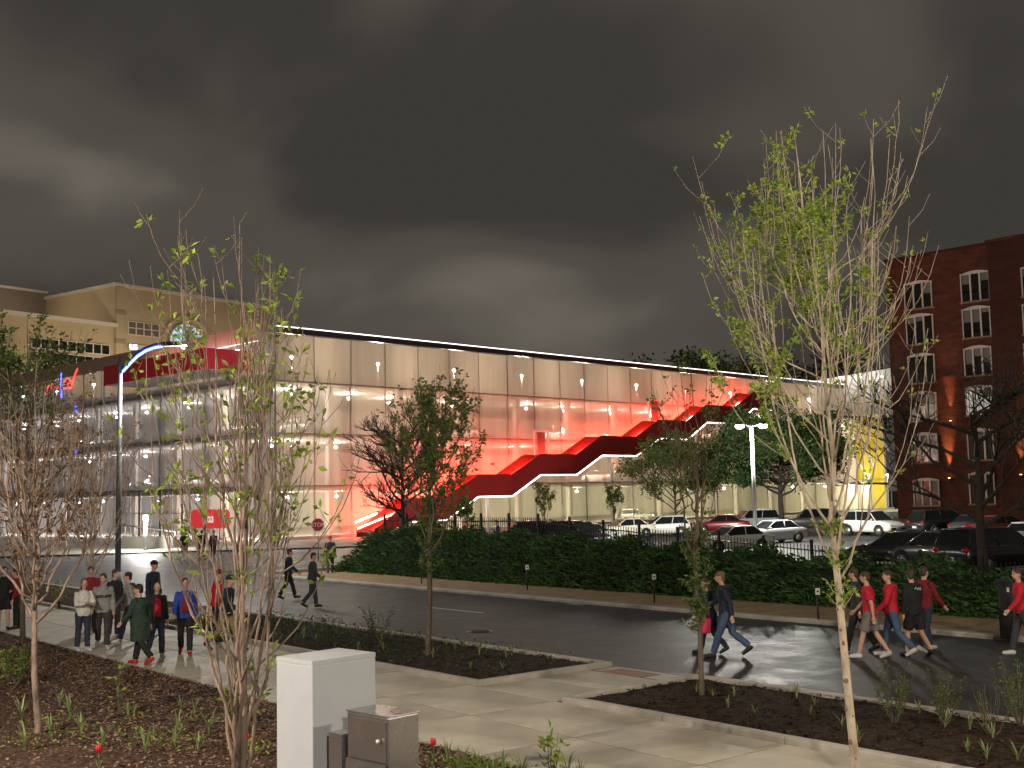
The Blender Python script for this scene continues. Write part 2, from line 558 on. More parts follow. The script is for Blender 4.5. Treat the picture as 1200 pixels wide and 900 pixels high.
m_gconc = mat('garage_concrete', (0.46, 0.43, 0.38), rough=0.8, var=0.15, vscale=0.3)
m_gfloor = mat('garage_floor', (0.34, 0.32, 0.29), rough=0.7, var=0.15, vscale=0.3)
m_dark = mat('dark_metal', (0.025, 0.025, 0.027), rough=0.45, metal=0.3)
m_alu = mat('aluminium', (0.52, 0.52, 0.53), rough=0.4, metal=0.7)
m_mull = mat('mullion_grey', (0.10, 0.092, 0.085), rough=0.8, spec=0.1)
m_fascia_pinklit = mat('fascia_pink_lit', (0.55, 0.36, 0.29), rough=0.5)  # pink of the red light put into the fascia's base colour
m_redp = mat('red_panel', (0.72, 0.018, 0.050), rough=0.42, var=0.06, vscale=0.5)
m_red_stair = mat('red_stair_panel', (0.50, 0.032, 0.034), rough=0.5, var=0.1, vscale=0.4)
m_red_stair_in = mat('red_stair_inner', (0.62, 0.05, 0.04), rough=0.45)
m_redwhite = emit_mat('led_white', (1.0, 0.94, 0.82), 7.0)
m_ledroof = emit_mat('led_roof', (1.0, 0.95, 0.88), 2.2)
m_ledred = emit_mat('led_red', (1.0, 0.030, 0.018), 330.0)
m_ledred2 = emit_mat('led_red_soft', (1.0, 0.20, 0.13), 5.0)
m_ledred3 = emit_mat('led_red_tread', (1.0, 0.13, 0.08), 45.0)
m_lamp = emit_mat('lamp_white', (1.0, 0.95, 0.86), 40.0)
m_soffit = mat('soffit_metal', (0.42, 0.38, 0.38), rough=0.22, metal=0.75)
m_glass = mat('dark_glass', (0.012, 0.014, 0.016), rough=0.08, spec=0.6)
m_white = mat('white_paint', (0.70, 0.69, 0.66), rough=0.5)

def screen_material(name, color, transp, vs=0.12):
    m = bpy.data.materials.new(name); m.use_nodes = True
    nt = m.node_tree; nt.nodes.clear()
    o = nt.nodes.new('ShaderNodeOutputMaterial')
    d = nt.nodes.new('ShaderNodeBsdfDiffuse'); t = nt.nodes.new('ShaderNodeBsdfTranslucent'); tp_ = nt.nodes.new('ShaderNodeBsdfTransparent')
    tc = nt.nodes.new('ShaderNodeTexCoord'); mp = nt.nodes.new('ShaderNodeMapping'); mp.inputs['Scale'].default_value = (1.2, 1.2, 0.12)
    nz = nt.nodes.new('ShaderNodeTexNoise'); nz.inputs['Scale'].default_value = 0.8; nz.inputs['Detail'].default_value = 4
    geo = nt.nodes.new('ShaderNodeObjectInfo')
    nt.links.new(tc.outputs['Object'], mp.inputs[0]); nt.links.new(mp.outputs[0], nz.inputs['Vector'])
    add = nt.nodes.new('ShaderNodeVectorMath'); add.operation = 'ADD'
    nt.links.new(mp.outputs[0], add.inputs[0]); nt.links.new(geo.outputs['Location'], add.inputs[1]); nt.links.new(add.outputs[0], nz.inputs['Vector'])
    rp = nt.nodes.new('ShaderNodeValToRGB')
    rp.color_ramp.elements[0].position = 0.3; rp.color_ramp.elements[1].position = 0.7
    rp.color_ramp.elements[0].color = (*[c * (1 - vs) for c in color], 1); rp.color_ramp.elements[1].color = (*[min(1, c * (1 + vs)) for c in color], 1)
    nt.links.new(nz.outputs['Fac'], rp.inputs[0])
    nt.links.new(rp.outputs[0], d.inputs['Color']); nt.links.new(rp.outputs[0], t.inputs['Color'])
    m1 = nt.nodes.new('ShaderNodeMixShader'); m1.inputs[0].default_value = 0.5
    nt.links.new(d.outputs[0], m1.inputs[1]); nt.links.new(t.outputs[0], m1.inputs[2])
    m2 = nt.nodes.new('ShaderNodeMixShader'); m2.inputs[0].default_value = transp
    nt.links.new(m1.outputs[0], m2.inputs[1]); nt.links.new(tp_.outputs[0], m2.inputs[2])
    nt.links.new(m2.outputs[0], o.inputs[0])
    MATS[name] = m
    return m
m_screen = screen_material('mesh_screen', (0.66, 0.56, 0.44), 0.50)
m_screen_g = screen_material('mesh_screen_open', (0.62, 0.58, 0.44), 0.60)
m_screen_l = screen_material('mesh_screen_grey', (0.52, 0.49, 0.50), 0.56)
m_yellow = screen_material('mesh_screen_yellow', (0.66, 0.52, 0.02), 0.12)

# slabs, spandrels, columns, inner walls
for k, z in enumerate(LV):
    mb = MB()
    if k:
        mb.box((GLEN / 2, GDEP / 2 , z - 0.2), (GLEN - 1.2, GDEP - 1.2, 0.4))
    else:
        mb.box((GLEN / 2, GDEP / 2, 0.02), (GLEN - 0.6, GDEP - 0.6, 0.14))
    mb.build('floor_slab', m_gfloor, garage)
    if k:
        MB().box((0.72, GDEP / 2, z + 0.05), (0.2, GDEP - 1.8, 1.0)).build('spandrel', m_gconc, garage)
MB().box((GLEN / 2 + 10, 24, 7.0), (GLEN - 24, 0.3, 13.2)).build('inner_wall', m_gconc, garage)
MB().box((24, GDEP / 2 + 12, 7.0), (0.3, GDEP - 25, 13.2)).build('inner_wall', m_gconc, garage)
MB().box((GLEN / 2, GDEP - 0.4, 9.1), (GLEN, 0.3, 18)).build('rear_wall', m_gconc, garage)
MB().box((GLEN - 0.2, GDEP / 2, 9.0), (0.3, GDEP - 2, 17.8)).build('end_wall', m_gconc, garage)
colm = MB().box((0, 0, 6.8), (0.55, 0.55, 13.6)).mesh('column'); colm.materials.append(m_gconc)
for i in range(15):
    inst('column', colm, garage, (0.95 if i == 0 else 8.0 * i - 0.2, 1.25, 0))
for i in range(1, 9):
    inst('column', colm, garage, (1.25, 8.0 * i, 0))
# sloping ramps seen through the mesh
for (x0, x1, z0, z1) in ((30, 62, 4.7, 9.2), (64, 96, 9.3, 13.8)):
    MB().hexa([(x0, 9, z0 - 0.35), (x1, 9, z1 - 0.35), (x1, 15, z1 - 0.35), (x0, 15, z0 - 0.35)], [(x0, 9, z0), (x1, 9, z1), (x1, 15, z1), (x0, 15, z0)]).build('ramp', m_gconc, garage)

# screen panels, one object each
BAY = 4.0
rows = [(0.35, 4.7), (4.7, 9.2), (9.2, 13.7), (13.7, 17.75)]
def panel_mesh(h, m, axis):
    mb = MB(); w = BAY - 0.05
    # slightly dished sheet so that the light varies across each panel
    nx = 4; vs = []; fs = []
    for i in range(nx + 1):
        for j in range(2):
            x = -w / 2 + w * i / nx; bow = 0.02 * math.sin(math.pi * i / nx)
            vs.append((x, -bow, j * h) if axis == 'x' else (-bow, x, j * h))
    for i in range(nx):
        a = i * 2; fs.append((a, a + 2, a + 3, a + 1))
    mb.add(vs, fs, True)
    me = mb.mesh('screen_panel'); me.materials.append(m)
    return me
for (z0, z1) in rows:
    me = panel_mesh(z1 - z0 - 0.05, m_screen if z0 > 1 else m_screen_g, 'x')
    for i in range(28):
        x = 1.3 + BAY * (i + 0.5)
        if x > GLEN - 2: continue
        yel = (i >= 25 and 0 < z0 < 13)
        inst('screen_panel', me, garage, (x, 0.0, z0), 0, m=m_yellow if (i >= 25 and (0.5 < z0 < 9.5 or (z0 < 1 and i == 26))) else None)
for (z0, z1) in rows:
    me = panel_mesh(z1 - z0 - 0.05, m_screen_l, 'y')
    for i in range(17):
        if z0 < 1 and i in (2, 3, 4, 5): continue      # glazed lobby instead
        inst('screen_panel', me, garage, (0.0, 1.3 + BAY * (i + 0.5), z0))
for (xa_, za_, xb_, zb_) in ((101.5, 12.5, 106.5, 6.0), (106, 13.4, 111, 9.0), (101.5, 7.2, 104.0, 4.9)):
    dq = Vector((xb_ - xa_, 0, zb_ - za_)); nq = Vector((-dq.z, 0, dq.x)).normalized() * 0.22
    A_, B_ = Vector((xa_, -0.06, za_)), Vector((xb_, -0.06, zb_))
    MB().prism([A_ - nq, B_ - nq, B_ + nq, A_ + nq], (0, 0.03, 0)).build('mural_stripe', m_white, garage)
# rounded corner of the screen
mb = MB(); vs = []; fs = []
for i in range(9):
    a = math.pi / 2 * i / 8
    x, y = 1.28 - 1.28 * math.cos(a), 1.28 - 1.28 * math.sin(a)
    vs += [(x, y, 0.35), (x, y, 17.75)]
for i in range(8):
    fs.append((2 * i, 2 * i + 2, 2 * i + 3, 2 * i + 1))
mb.add(vs, fs, True).build('corner_screen', m_screen_l, garage)
# mullions behind the seams
mul = MB().box((0, 0.12, 9.05), (0.09, 0.12, 17.4)).mesh('mullion'); mul.materials.append(m_mull)
for i in range(29):
    inst('mullion', mul, garage, (min(1.3 + BAY * i, GLEN - 0.4), 0, 0))
mul2 = MB().box((0.12, 0, 9.05), (0.12, 0.09, 17.4)).mesh('mullion'); mul2.materials.append(m_mull)
for i in range(18):
    inst('mullion', mul2, garage, (0, 1.3 + BAY * i, 0))
for (z0, z1) in rows[1:]:
    MB().box((GLEN / 2, 0.11, z0 - 0.02), (GLEN - 3, 0.1, 0.09)).build('transom', m_mull, garage)
    MB().box((0.11, GDEP / 2, z0 - 0.02), (0.1, GDEP - 3, 0.09)).build('transom', m_mull, garage)
# plinth
MB().box((GLEN / 2, 0.06, 0.18), (GLEN, 0.24, 0.36)).build('plinth', m_gconc, garage)

# roof edge: dark coping with a white light line
MB().box((GLEN / 2 + 0.6, 0.05, 18.02), (GLEN - 1.2, 0.5, 0.5)).build('roof_coping', m_dark, garage)
MB().box((GLEN / 2 + 0.6, -0.17, 18.32), (GLEN - 1.2, 0.12, 0.085)).build('roof_light_line', m_ledroof, garage)
# left face: fascia band tinted as if lit red and the red canopy box
MB().hexa([(-0.28, 0.6, 16.95), (0.2, 0.6, 16.95), (0.2, 58, 16.95), (-0.28, 58, 16.95)], [(-0.28, 0.6, 18.3), (0.2, 0.6, 18.3), (0.2, 58, 18.3), (-0.28, 58, 18.3)]).build('fascia', m_fascia_pinklit, garage)
bx0, bx1, bz0, bz1 = 1.3, 18.9, 14.4, 16.15
MB().hexa([(-4.8, bx0, bz0), (-4.62, bx0, bz0), (-4.62, bx1, bz0), (-4.8, bx1, bz0)], [(-4.8, bx0, bz1), (-4.62, bx0, bz1), (-4.62, bx1, bz1), (-4.8, bx1, bz1)]).build('canopy_front', m_redp, garage)
MB().box((-2.46, bx0 + 0.09, (bz0 + bz1) / 2), (4.3, 0.18, bz1 - bz0)).build('canopy_side', m_redp, garage)
MB().box((-2.46, bx1 - 0.09, (bz0 + bz1) / 2), (4.3, 0.18, bz1 - bz0)).build('canopy_side', m_redp, garage)
MB().box((-2.46, (bx0 + bx1) / 2, bz0 + 0.07), (4.3, bx1 - bx0 - 0.4, 0.1)).build('canopy_soffit', m_soffit, garage)
MB().box((-2.46, (bx0 + bx1) / 2, bz1 - 0.1), (4.3, bx1 - bx0 - 0.4, 0.1)).build('canopy_roof', m_redp, garage)
MB().box((-1.3, 10.1, 16.22), (0.12, 17.2, 0.1)).build('fascia_wash_strip', emit_mat('led_fascia_wash', (1, 0.72, 0.64), 16), garage)  # hidden glowing strip, added to brighten the fascia above
MB().box((-0.34, 9.5, 16.93), (0.06, 18.5, 0.06)).build('fascia_light_line', emit_mat('led_fascia', (1, 0.8, 0.75), 2.0), garage)

# lobby glazing on the left face
for i in range(2, 6):
    y0 = 1.3 + BAY * i
    for k in range(2):
        pn = MB().box((0.3, y0 + 1.0 + 2 * k, 2.4), (0.03, 1.92, 4.0)).build('lobby_pane', MATS.get('clear_glass') or screen_material('clear_glass', (0.6, 0.6, 0.62), 0.8), garage)
    MB().box((0.28, y0, 2.4), (0.1, 0.1, 4.5)).build('lobby_mullion', m_white, garage)
    MB().box((0.28, y0 + 2, 2.4), (0.06, 0.07, 4.3)).build('lobby_mullion', m_white, garage)
    MB().box((0.26, y0 + 2, 2.5), (0.06, 3.88, 0.07)).build('lobby_transom', m_white, garage)
# red banner with white letters inside the corner of the ground floor
ya, yb2 = on_left(268, 606, 0.5).y, on_left(224, 606, 0.5).y
zb1, zb0 = on_left(245, 597, 0.5).z, on_left(245, 619, 0.5).z
bn = empty('banner', (-0.5, (ya + yb2) / 2, (zb0 + zb1) / 2)); bn.parent = garage
bw, bhh = yb2 - ya, zb1 - zb0
pts = []
for (cy_, cz_, a0_) in ((1, 1, 0), (-1, 1, 90), (-1, -1, 180), (1, -1, 270)):
    for q_ in range(5):
        an_ = R(a0_ + 22.5 * q_)
        pts.append((0, cy_ * (bw / 2 - 0.5) + 0.5 * math.cos(an_), cz_ * (bhh / 2 - 0.5) + 0.5 * math.sin(an_)))
MB().prism(pts, (0.12, 0, 0)).build('banner_face', mat('banner_red', (0.55, 0.03, 0.04), rough=0.6, emit=(0.9, 0.05, 0.06), estr=0.45), bn)
for k in range(3):
    MB().box((-0.05, 0.55 - 0.5 * k, -0.05), (0.04, 0.36, 0.55)).build('banner_letter', mat('banner_white', (0.8, 0.8, 0.8), emit=(1, 0.9, 0.9), estr=0.5), bn)
    MB().box((-0.075, 0.55 - 0.5 * k, -0.05), (0.04, 0.14, 0.26)).build('letter_counter', MATS['banner_red'], bn)
# glowing mark behind the left screen, red script strokes with a blue bar
def neon(pts, m, r_=0.06, name='neon_tube'):
    q = [on_left(x, y, 0.3) for x, y in pts]
    return MB().tube(q, r_, 6).build(name, m, garage)
m_nred = emit_mat('neon_red', (1.0, 0.06, 0.05), 3.0); m_nblue = emit_mat('neon_blue', (0.10, 0.14, 1.0), 3.2)
neon([(53, 462), (57, 452), (61, 450), (60, 456)], m_nred)
neon([(64, 452), (66, 458), (70, 450)], m_nred)
neon([(75, 448), (79, 443), (83, 446), (76, 450), (84, 449)], m_nred)
neon([(91, 432), (87, 441), (84, 452)], m_nred, 0.09)
neon([(75, 455), (84, 454)], m_nred, 0.09)
neon([(72, 437), (71, 450), (72, 466)], m_nblue, 0.09)
for (x, y) in ((89, 479), (89, 527)):
    neon([(x, y - 3), (x, y + 4)], m_nblue, 0.13)

# lamps inside
lamp_me = MB().ell((0, 0, 0), (0.16, 0.16, 0.12), 10, 6).mesh('ceiling_lamp'); lamp_me.materials.append(m_lamp)
warm = (1.0, 0.93, 0.82)
def garage_lamp(x, y, z, power, col=warm, rod=None):
    o = inst('ceiling_lamp', lamp_me, garage, (x, y, z))
    if rod:
        MB().box((0, 0, rod / 2), (0.05, 0.05, abs(rod))).build('lamp_rod', m_alu, o)
    l = point_light('garage_light', (0, 0, -0.32), power, col, 0.25, o)
    return o
r_ = random.Random(3)
for k in range(3):
    for i in range(14):
        x = 4.5 + 8 * i + r_.uniform(-1.5, 1.5)
        garage_lamp(x, 5.0 + r_.uniform(-0.5, 2.0), LV[k + 1] - 0.85, (820 if k else 1200), (1.0, 0.84, 0.64) if k else (1.0, 0.91, 0.62), 0.6)
    for i in range(8):
        y = 5 + 8 * i + r_.uniform(-1.2, 1.2)
        garage_lamp(5.0 + r_.uniform(-0.5, 1.5), y, LV[k + 1] - 0.85, 520 if k else 850, (1.0, 0.95, 0.92), 0.6)
for i in range(11):     # roof deck lamps on short masts
    x = 6 + 10 * i
    garage_lamp(x, 4.4, 16.4, 1500, (1.0, 0.82, 0.62), -2.6)
for i in range(7):
    garage_lamp(3.0, 10 + 9 * i, 16.4, 200, (1.0, 0.96, 0.95), -2.5)
for i in (24.6, 26, 27.4):
    garage_lamp(i * BAY, -3.2, 5.2, 600, (1.0, 0.95, 0.7), -5.0)

# bright head-house at the far end of the roof
hh = empty('roof_headhouse', (0, 0, 0), 0, 'white lit wedge-roofed head-house at the far end of the garage roof', 'head-house')
q0 = PD(949, 447, 168); q1 = PD(1046, 431, 168)
dv = Vector((0.2, 1, 0)).normalized() * 7
a0 = Vector((q0.x, q0.y, 13.9)); a1 = Vector((q1.x, q1.y, 13.9))
MB().hexa([a0, a1, a1 + dv, a0 + dv], [Vector((a0.x, a0.y, q0.z)), Vector((a1.x, a1.y, q1.z)), Vector((a1.x, a1.y, q1.z)) + dv, Vector((a0.x, a0.y, q0.z)) + dv]).build('wall', m_white, hh)
for k in range(3):
    pc = a0.lerp(a1, 0.3 + 0.25 * k) + Vector((0, -2.5, 5.2))
    lm = MB().ell(pc, (0.15, 0.15, 0.1)).build('wall_lamp', m_lamp, hh)
    point_light('headhouse_light', pc + Vector((0, 0, 0.4)), 150, (1, 0.96, 0.85), 0.2, hh)

# ------------------------------------------------------------------ the red zigzag staircase
stair = empty('staircase', GW(20, -2.2, 0), GA, 'dark red zigzag steel staircase climbing the garage facade', 'staircase')
SO = Vector((20, -2.2, 0))
OFF_F, OFF_B = 3.4, 1.1
# upper edge of the outer panel: (px, py)
up = [(437, 622), (484, 583), (522, 583), (560, 556), (600, 555.5), (633, 532), (675, 532), (705, 511), (745, 511), (772, 492), (805, 493), (828, 474.5), (862, 476), (882, 460), (905, 460)]
prof = [on_right(px, py, OFF_F) for px, py in up]
prof = [(p.x, p.z) for p in prof]
# level the landings
for i in range(1, len(prof) - 1, 2):
    z = (prof[i][1] + prof[i + 1][1]) / 2
    prof[i] = (prof[i][0], z); prof[i + 1] = (prof[i + 1][0], z)
print('STAIR', [(round(a, 1), round(b, 2)) for a, b in prof])
PH = 2.05
def wall_panel(y, th, prof, m, name, drop=PH):
    for i in range(len(prof) - 1):
        (xa, za), (xb, zb) = prof[i], prof[i + 1]
        mb = MB()
        la, lb = max(za - drop, 0.12), max(zb - drop, 0.12)
        sx, sy = SO.x, SO.y
        g_ = 0.006
        mb.hexa([(xa + g_ - sx, y - th / 2 - sy, la), (xb - g_ - sx, y - th / 2 - sy, lb), (xb - g_ - sx, y + th / 2 - sy, lb), (xa + g_ - sx, y + th / 2 - sy, la)],
                [(xa + g_ - sx, y - th / 2 - sy, za), (xb - g_ - sx, y - th / 2 - sy, zb), (xb - g_ - sx, y + th / 2 - sy, zb), (xa + g_ - sx, y + th / 2 - sy, za)])
        mb.build(name, m, stair)
wall_panel(-OFF_F, 0.12, prof, m_red_stair, 'outer_panel')
wall_panel(-OFF_B, 0.08, prof, m_red_stair_in, 'inner_panel')
for i in range(len(prof) - 1):
    (xa, za), (xb, zb) = prof[i], prof[i + 1]
    la, lb = max(za - PH, 0.05), max(zb - PH, 0.05)
    sx, sy = SO.x, SO.y
    yf, yb = -OFF_F + 0.08 - sy, -OFF_B - 0.06 - sy
    if abs(za - zb) < 0.3:
        MB().hexa([(xa - sx, yf, la + 0.25), (xb - sx, yf, lb + 0.25), (xb - sx, yb, lb + 0.25), (xa - sx, yb, la + 0.25)],
                  [(xa - sx, yf, la + 0.45), (xb - sx, yf, lb + 0.45), (xb - sx, yb, lb + 0.45), (xa - sx, yb, la + 0.45)]).build('landing', m_dark, stair)
    else:
        n_ = max(6, round((zb - za) / 0.19))
        mb = MB()
        for k in range(n_):
            x0 = xa + (xb - xa) * k / n_; x1 = xa + (xb - xa) * (k + 1) / n_; z = la + 0.45 + (lb - la) * (k + 1) / n_
            mb.box(((x0 + x1) / 2 - sx, (yf + yb) / 2, z - 0.04), (x1 - x0 - 0.01, yb - yf, 0.08))
        o = mb.build('flight_treads', m_dark, stair)
    # white light line under the outer panel, red light line on the inner panel facing the screen
    def strip(y, z_off, th, hh_, m, nm):
        MB().hexa([(xa - sx, y - th / 2 - sy, la + z_off), (xb - sx, y - th / 2 - sy, lb + z_off), (xb - sx, y + th / 2 - sy, lb + z_off), (xa - sx, y + th / 2 - sy, la + z_off)],
                  [(xa - sx, y - th / 2 - sy, la + z_off + hh_), (xb - sx, y - th / 2 - sy, lb + z_off + hh_), (xb - sx, y + th / 2 - sy, lb + z_off + hh_), (xa - sx, y + th / 2 - sy, la + z_off + hh_)]).build(nm, m, stair)
    if za > 2.2:
        strip(-OFF_F + 0.02, -0.14, 0.14, 0.11, m_redwhite, 'underside_light')
    strip(-OFF_B + 0.10, PH - 0.75, 0.06, 0.14, m_ledred, 'red_light_line')
    MB().hexa([(xa - sx, -OFF_B + 0.05 - sy, la + 0.02), (xb - sx, -OFF_B + 0.05 - sy, lb + 0.02), (xb - sx, -0.06 - sy, lb + 0.02), (xa - sx, -0.06 - sy, la + 0.02)],
              [(xa - sx, -OFF_B + 0.05 - sy, la + 0.08), (xb - sx, -OFF_B + 0.05 - sy, lb + 0.08), (xb - sx, -0.06 - sy, lb + 0.08), (xa - sx, -0.06 - sy, la + 0.08)]).build('light_shield', m_gconc, stair)  # added shield, keeps the red light off the lower screen
    strip(-OFF_B - 0.20, 0.75, 0.05, 0.12, m_ledred3, 'tread_light_line')
# red wash lights added behind the stair foot to widen the glow
for (x, z, pw) in ((11.5, 2.2, 500), (15.5, 4.6, 700), (20.5, 5.4, 800), (26, 6.6, 600)):
    fx = MB().box((x - SO.x, -1.0 - SO.y, z), (0.3, 0.2, 0.2)).build('added_red_wash_head', m_dark, stair)
    point_light('added_red_wash', (x - SO.x, -1.15 - SO.y, z + 0.35), pw, (1.0, 0.06, 0.035), 0.25, stair)
# support legs
for i in range(3, len(prof) - 1, 4):
    x = (prof[i][0] + prof[i + 1][0]) / 2; z = prof[i][1] - PH
    MB().box((x - SO.x, -2.2 - SO.y, z / 2), (0.25, 0.25, z)).build('support_post', m_white, stair)
# doors in the screen at two landings
for (x0, y0, x1, y1) in ((626, 513, 643, 533), (760, 475, 775, 494)):
    a = on_right(x0, y0, 0.15); b = on_right(x1, y1, 0.15)
    d = empty('door', (0, 0, 0)); d.parent = garage
    w_, h_ = b.x - a.x, max(2.4, a.z - b.z)
    cx, zb_ = (a.x + b.x) / 2, b.z
    for sx_ in (-1, 1):
        MB().box((cx + sx_ * w_ / 2, -0.15, zb_ + h_ / 2), (0.14, 0.12, h_)).build('door_frame', m_white, d)
    MB().box((cx, -0.15, zb_ + h_ + 0.07), (w_ + 0.14, 0.12, 0.14)).build('door_frame', m_white, d)
    MB().box((cx + 0.05, -0.06, zb_ + h_ / 2), (w_ * 0.55, 0.05, h_ - 0.1)).build('door_leaf', mat('door_grey', (0.16, 0.13, 0.12), rough=0.3), d)

# low plaza, concrete wall, rails and bollard lamp at the lobby
plaza = sheet('plaza_pavement', [GW(-26, 0), GW(-4, -16), GW(2, -16), GW(GLEN, -7.5), GW(GLEN, 0.3), GW(0.3, 0.3), GW(0.3, 100), GW(-26, 100)], m_conc2, z=0.10)
tag(plaza, kind='structure')
# ================================================================== beige hall behind the garage
m_stone = mat('beige_stone', (0.44, 0.35, 0.225), rough=0.85, var=0.10, vscale=0.12, bump=0.1, bscale=3)
m_stone_d = mat('beige_stone_band', (0.30, 0.225, 0.15), rough=0.85)
m_cornice = mat('cornice_stone', (0.60, 0.55, 0.46), rough=0.7)
m_win_lit = emit_mat('lit_window', (0.55, 0.80, 1.0), 0.75)
KX = PD(135, 335, 190.0)
KA = math.atan2(0.805, 0.593)
KROT = Matrix.Rotation(KA, 3, 'Z')
KC = Vector((KX.x, KX.y, 0))
def KL(p): return KROT.transposed() @ (Vector(p) - KC)
def on_k(px, py, off=0.0): return KL(PP(px, py, KC + KROT @ Vector((0, -off, 0)), KROT @ Vector((0, 1, 0))))
hall = empty('stone_hall', KC, KA, 'large beige stone hall with cornice and lit arched window, rising behind the garage', 'building')
HZ = KX.z
MB().box((16.5, 20, HZ / 2), (33, 40, HZ)).build('main_block', m_stone, hall)
MB().box((16.5, 20, HZ + 0.25), (33.9, 40.9, 0.5)).build('cornice', m_cornice, hall)
wz = on_k(133, 383).z
MB().box((-30, 14.2, wz / 2), (59.9, 28, wz)).build('wing', m_stone, hall)
MB().box((-30, 14.0, wz + 0.3), (60.5, 28.9, 0.6)).build('cornice', m_cornice, hall)
bz = PD(97, 347, 205).z
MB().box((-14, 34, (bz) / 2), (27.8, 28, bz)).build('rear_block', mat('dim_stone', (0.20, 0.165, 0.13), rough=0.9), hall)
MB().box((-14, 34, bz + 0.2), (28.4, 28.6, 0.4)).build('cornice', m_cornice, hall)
for yy in (366, 400):
    c = on_k(140, yy)
    MB().box((c.x + 0.1, -0.15, c.z), (1.9, 0.3, 0.7)).build('stone_band', m_stone_d, hall)
MB().box((0.9, -0.1, HZ / 2), (1.5, 0.2, HZ - 0.3)).build('pilaster', m_stone, hall)
def window_k(x0, y0, x1, y1, nx, ny, pane=m_glass):
    a = on_k(x0, y0); b = Vector((on_k(x1, y1).x, 0, on_k(x0, y1).z))
    w_ = empty('window', ((a.x + b.x) / 2, 0, b.z)); w_.parent = hall
    W, H_ = abs(b.x - a.x), a.z - b.z
    for i in range(nx):
        for j in range(ny):
            MB().box((-W / 2 + W * (i + 0.5) / nx, -0.04, H_ * (j + 0.5) / ny), (W / nx - 0.16, 0.08, H_ / ny - 0.16)).build('pane', pane, w_)
    for i in range(nx + 1):
        MB().box((-W / 2 + W * i / nx, -0.08, H_ / 2), (0.16, 0.2, H_)).build('frame', m_cornice, w_)
    for j in range(ny + 1):
        MB().box((0, -0.07, H_ * j / ny), (W, 0.16, 0.14)).build('frame', m_cornice, w_)
m_grid = mat('window_shade', (0.14, 0.12, 0.10), rough=0.3)
window_k(150, 376, 186, 391.5, 4, 2, m_grid)
window_k(37, 395.5, 128, 407.5, 9, 1)
window_k(37, 411.5, 128, 424.5, 9, 1)
window_k(-30, 388, 6, 400, 3, 1)
window_k(-30, 404, 6, 417, 3, 1)
# arched window, lit from inside
ac = on_k(218.5, 404); ar = abs(on_k(238, 404).x - ac.x)
arch = empty('arched_window', (ac.x, 0, ac.z)); arch.parent = hall
mb = MB(); pts = [(ar * math.cos(t), -0.12, ar * math.sin(t)) for t in [math.pi * k / 24 for k in range(25)]]
mb.prism(pts, (0, 0.1, 0)).build('pane', m_win_lit, arch)
for k in range(1, 7):
    t = math.pi * k / 7
    MB().tube([(ar * 0.35 * math.cos(t), -0.18, ar * 0.35 * math.sin(t)), (ar * math.cos(t), -0.18, ar * math.sin(t))], 0.07, 4).build('muntin', m_dark, arch)
MB().tube([(ar * 0.35 * math.cos(t), -0.18, ar * 0.35 * math.sin(t)) for t in [math.pi * k / 12 for k in range(13)]], 0.07, 4).build('muntin', m_dark, arch)
MB().tube([(ar * 1.35 * math.cos(t), -0.05, ar * 1.35 * math.sin(t)) for t in [math.pi * k / 24 for k in range(25)]], 0.45, 6).build('arch_moulding', m_stone, arch)
MB().tube([(ar * 1.05 * math.cos(t), -0.1, ar * 1.05 * math.sin(t)) for t in [math.pi * k / 24 for k in range(25)]], 0.22, 6).build('arch_moulding', m_stone_d, arch)
# lit sign
sc_ = on_k(161, 407.5, 0.3)
sb = MB().box((sc_.x, -0.25, sc_.z), (3.4, 0.3, 1.0)).build('sign_board', mat('sign_plate', (0.5, 0.5, 0.5), rough=0.5), hall)
fc = bpy.data.curves.new('sign_letters', 'FONT'); fc.body = 'US'; fc.size = 1.25; fc.extrude = 0.05; fc.align_x = 'LEFT'; fc.align_y = 'CENTER'
fo = bpy.data.objects.new('sign_letters', fc); COL.objects.link(fo); fo.parent = sb
fo.location = (sc_.x - 1.6, -0.48, sc_.z); fo.rotation_euler = (math.pi / 2, 0, 0)
fo = text_mesh(fo)
fo.data.materials.append(emit_mat('sign_white', (1, 1, 1), 3.0))
# floodlights that wash the stone
for xx in (2, 15, 28):
    fl = empty('floodlight', (xx, -9, 0)); fl.parent = hall
    MB().box((0, 0, 12), (0.2, 0.2, 24)).build('pole', m_dark, fl)
    MB().box((0, 0, 24.2), (0.5, 0.4, 0.4)).build('head', m_dark, fl)
    point_light('flood', (0, 0.3, 24.9), 1250, (1.0, 0.83, 0.60), 0.4, fl)
for xx in (-8, -22, -36):
    fl = empty('floodlight', (xx, -9, 0)); fl.parent = hall
    MB().box((0, 0, 12), (0.2, 0.2, 24)).build('pole', m_dark, fl)
    MB().box((0, 0, 24.2), (0.5, 0.4, 0.4)).build('head', m_dark, fl)
    point_light('flood', (0, 0.3, 24.9), 1250, (1.0, 0.83, 0.60), 0.4, fl)

for (xx, yy) in ((-9, 6), (-9, 13)):  # extra floods added on the wing roof to fill the dim side face
    fl = empty('floodlight', (xx, yy, wz + 0.6)); fl.parent = hall
    MB().box((0, 0, 0.2), (0.5, 0.4, 0.4)).build('head', m_dark, fl)
    point_light('flood', (0, 0, 0.8), 520, (1.0, 0.83, 0.62), 0.4, fl)

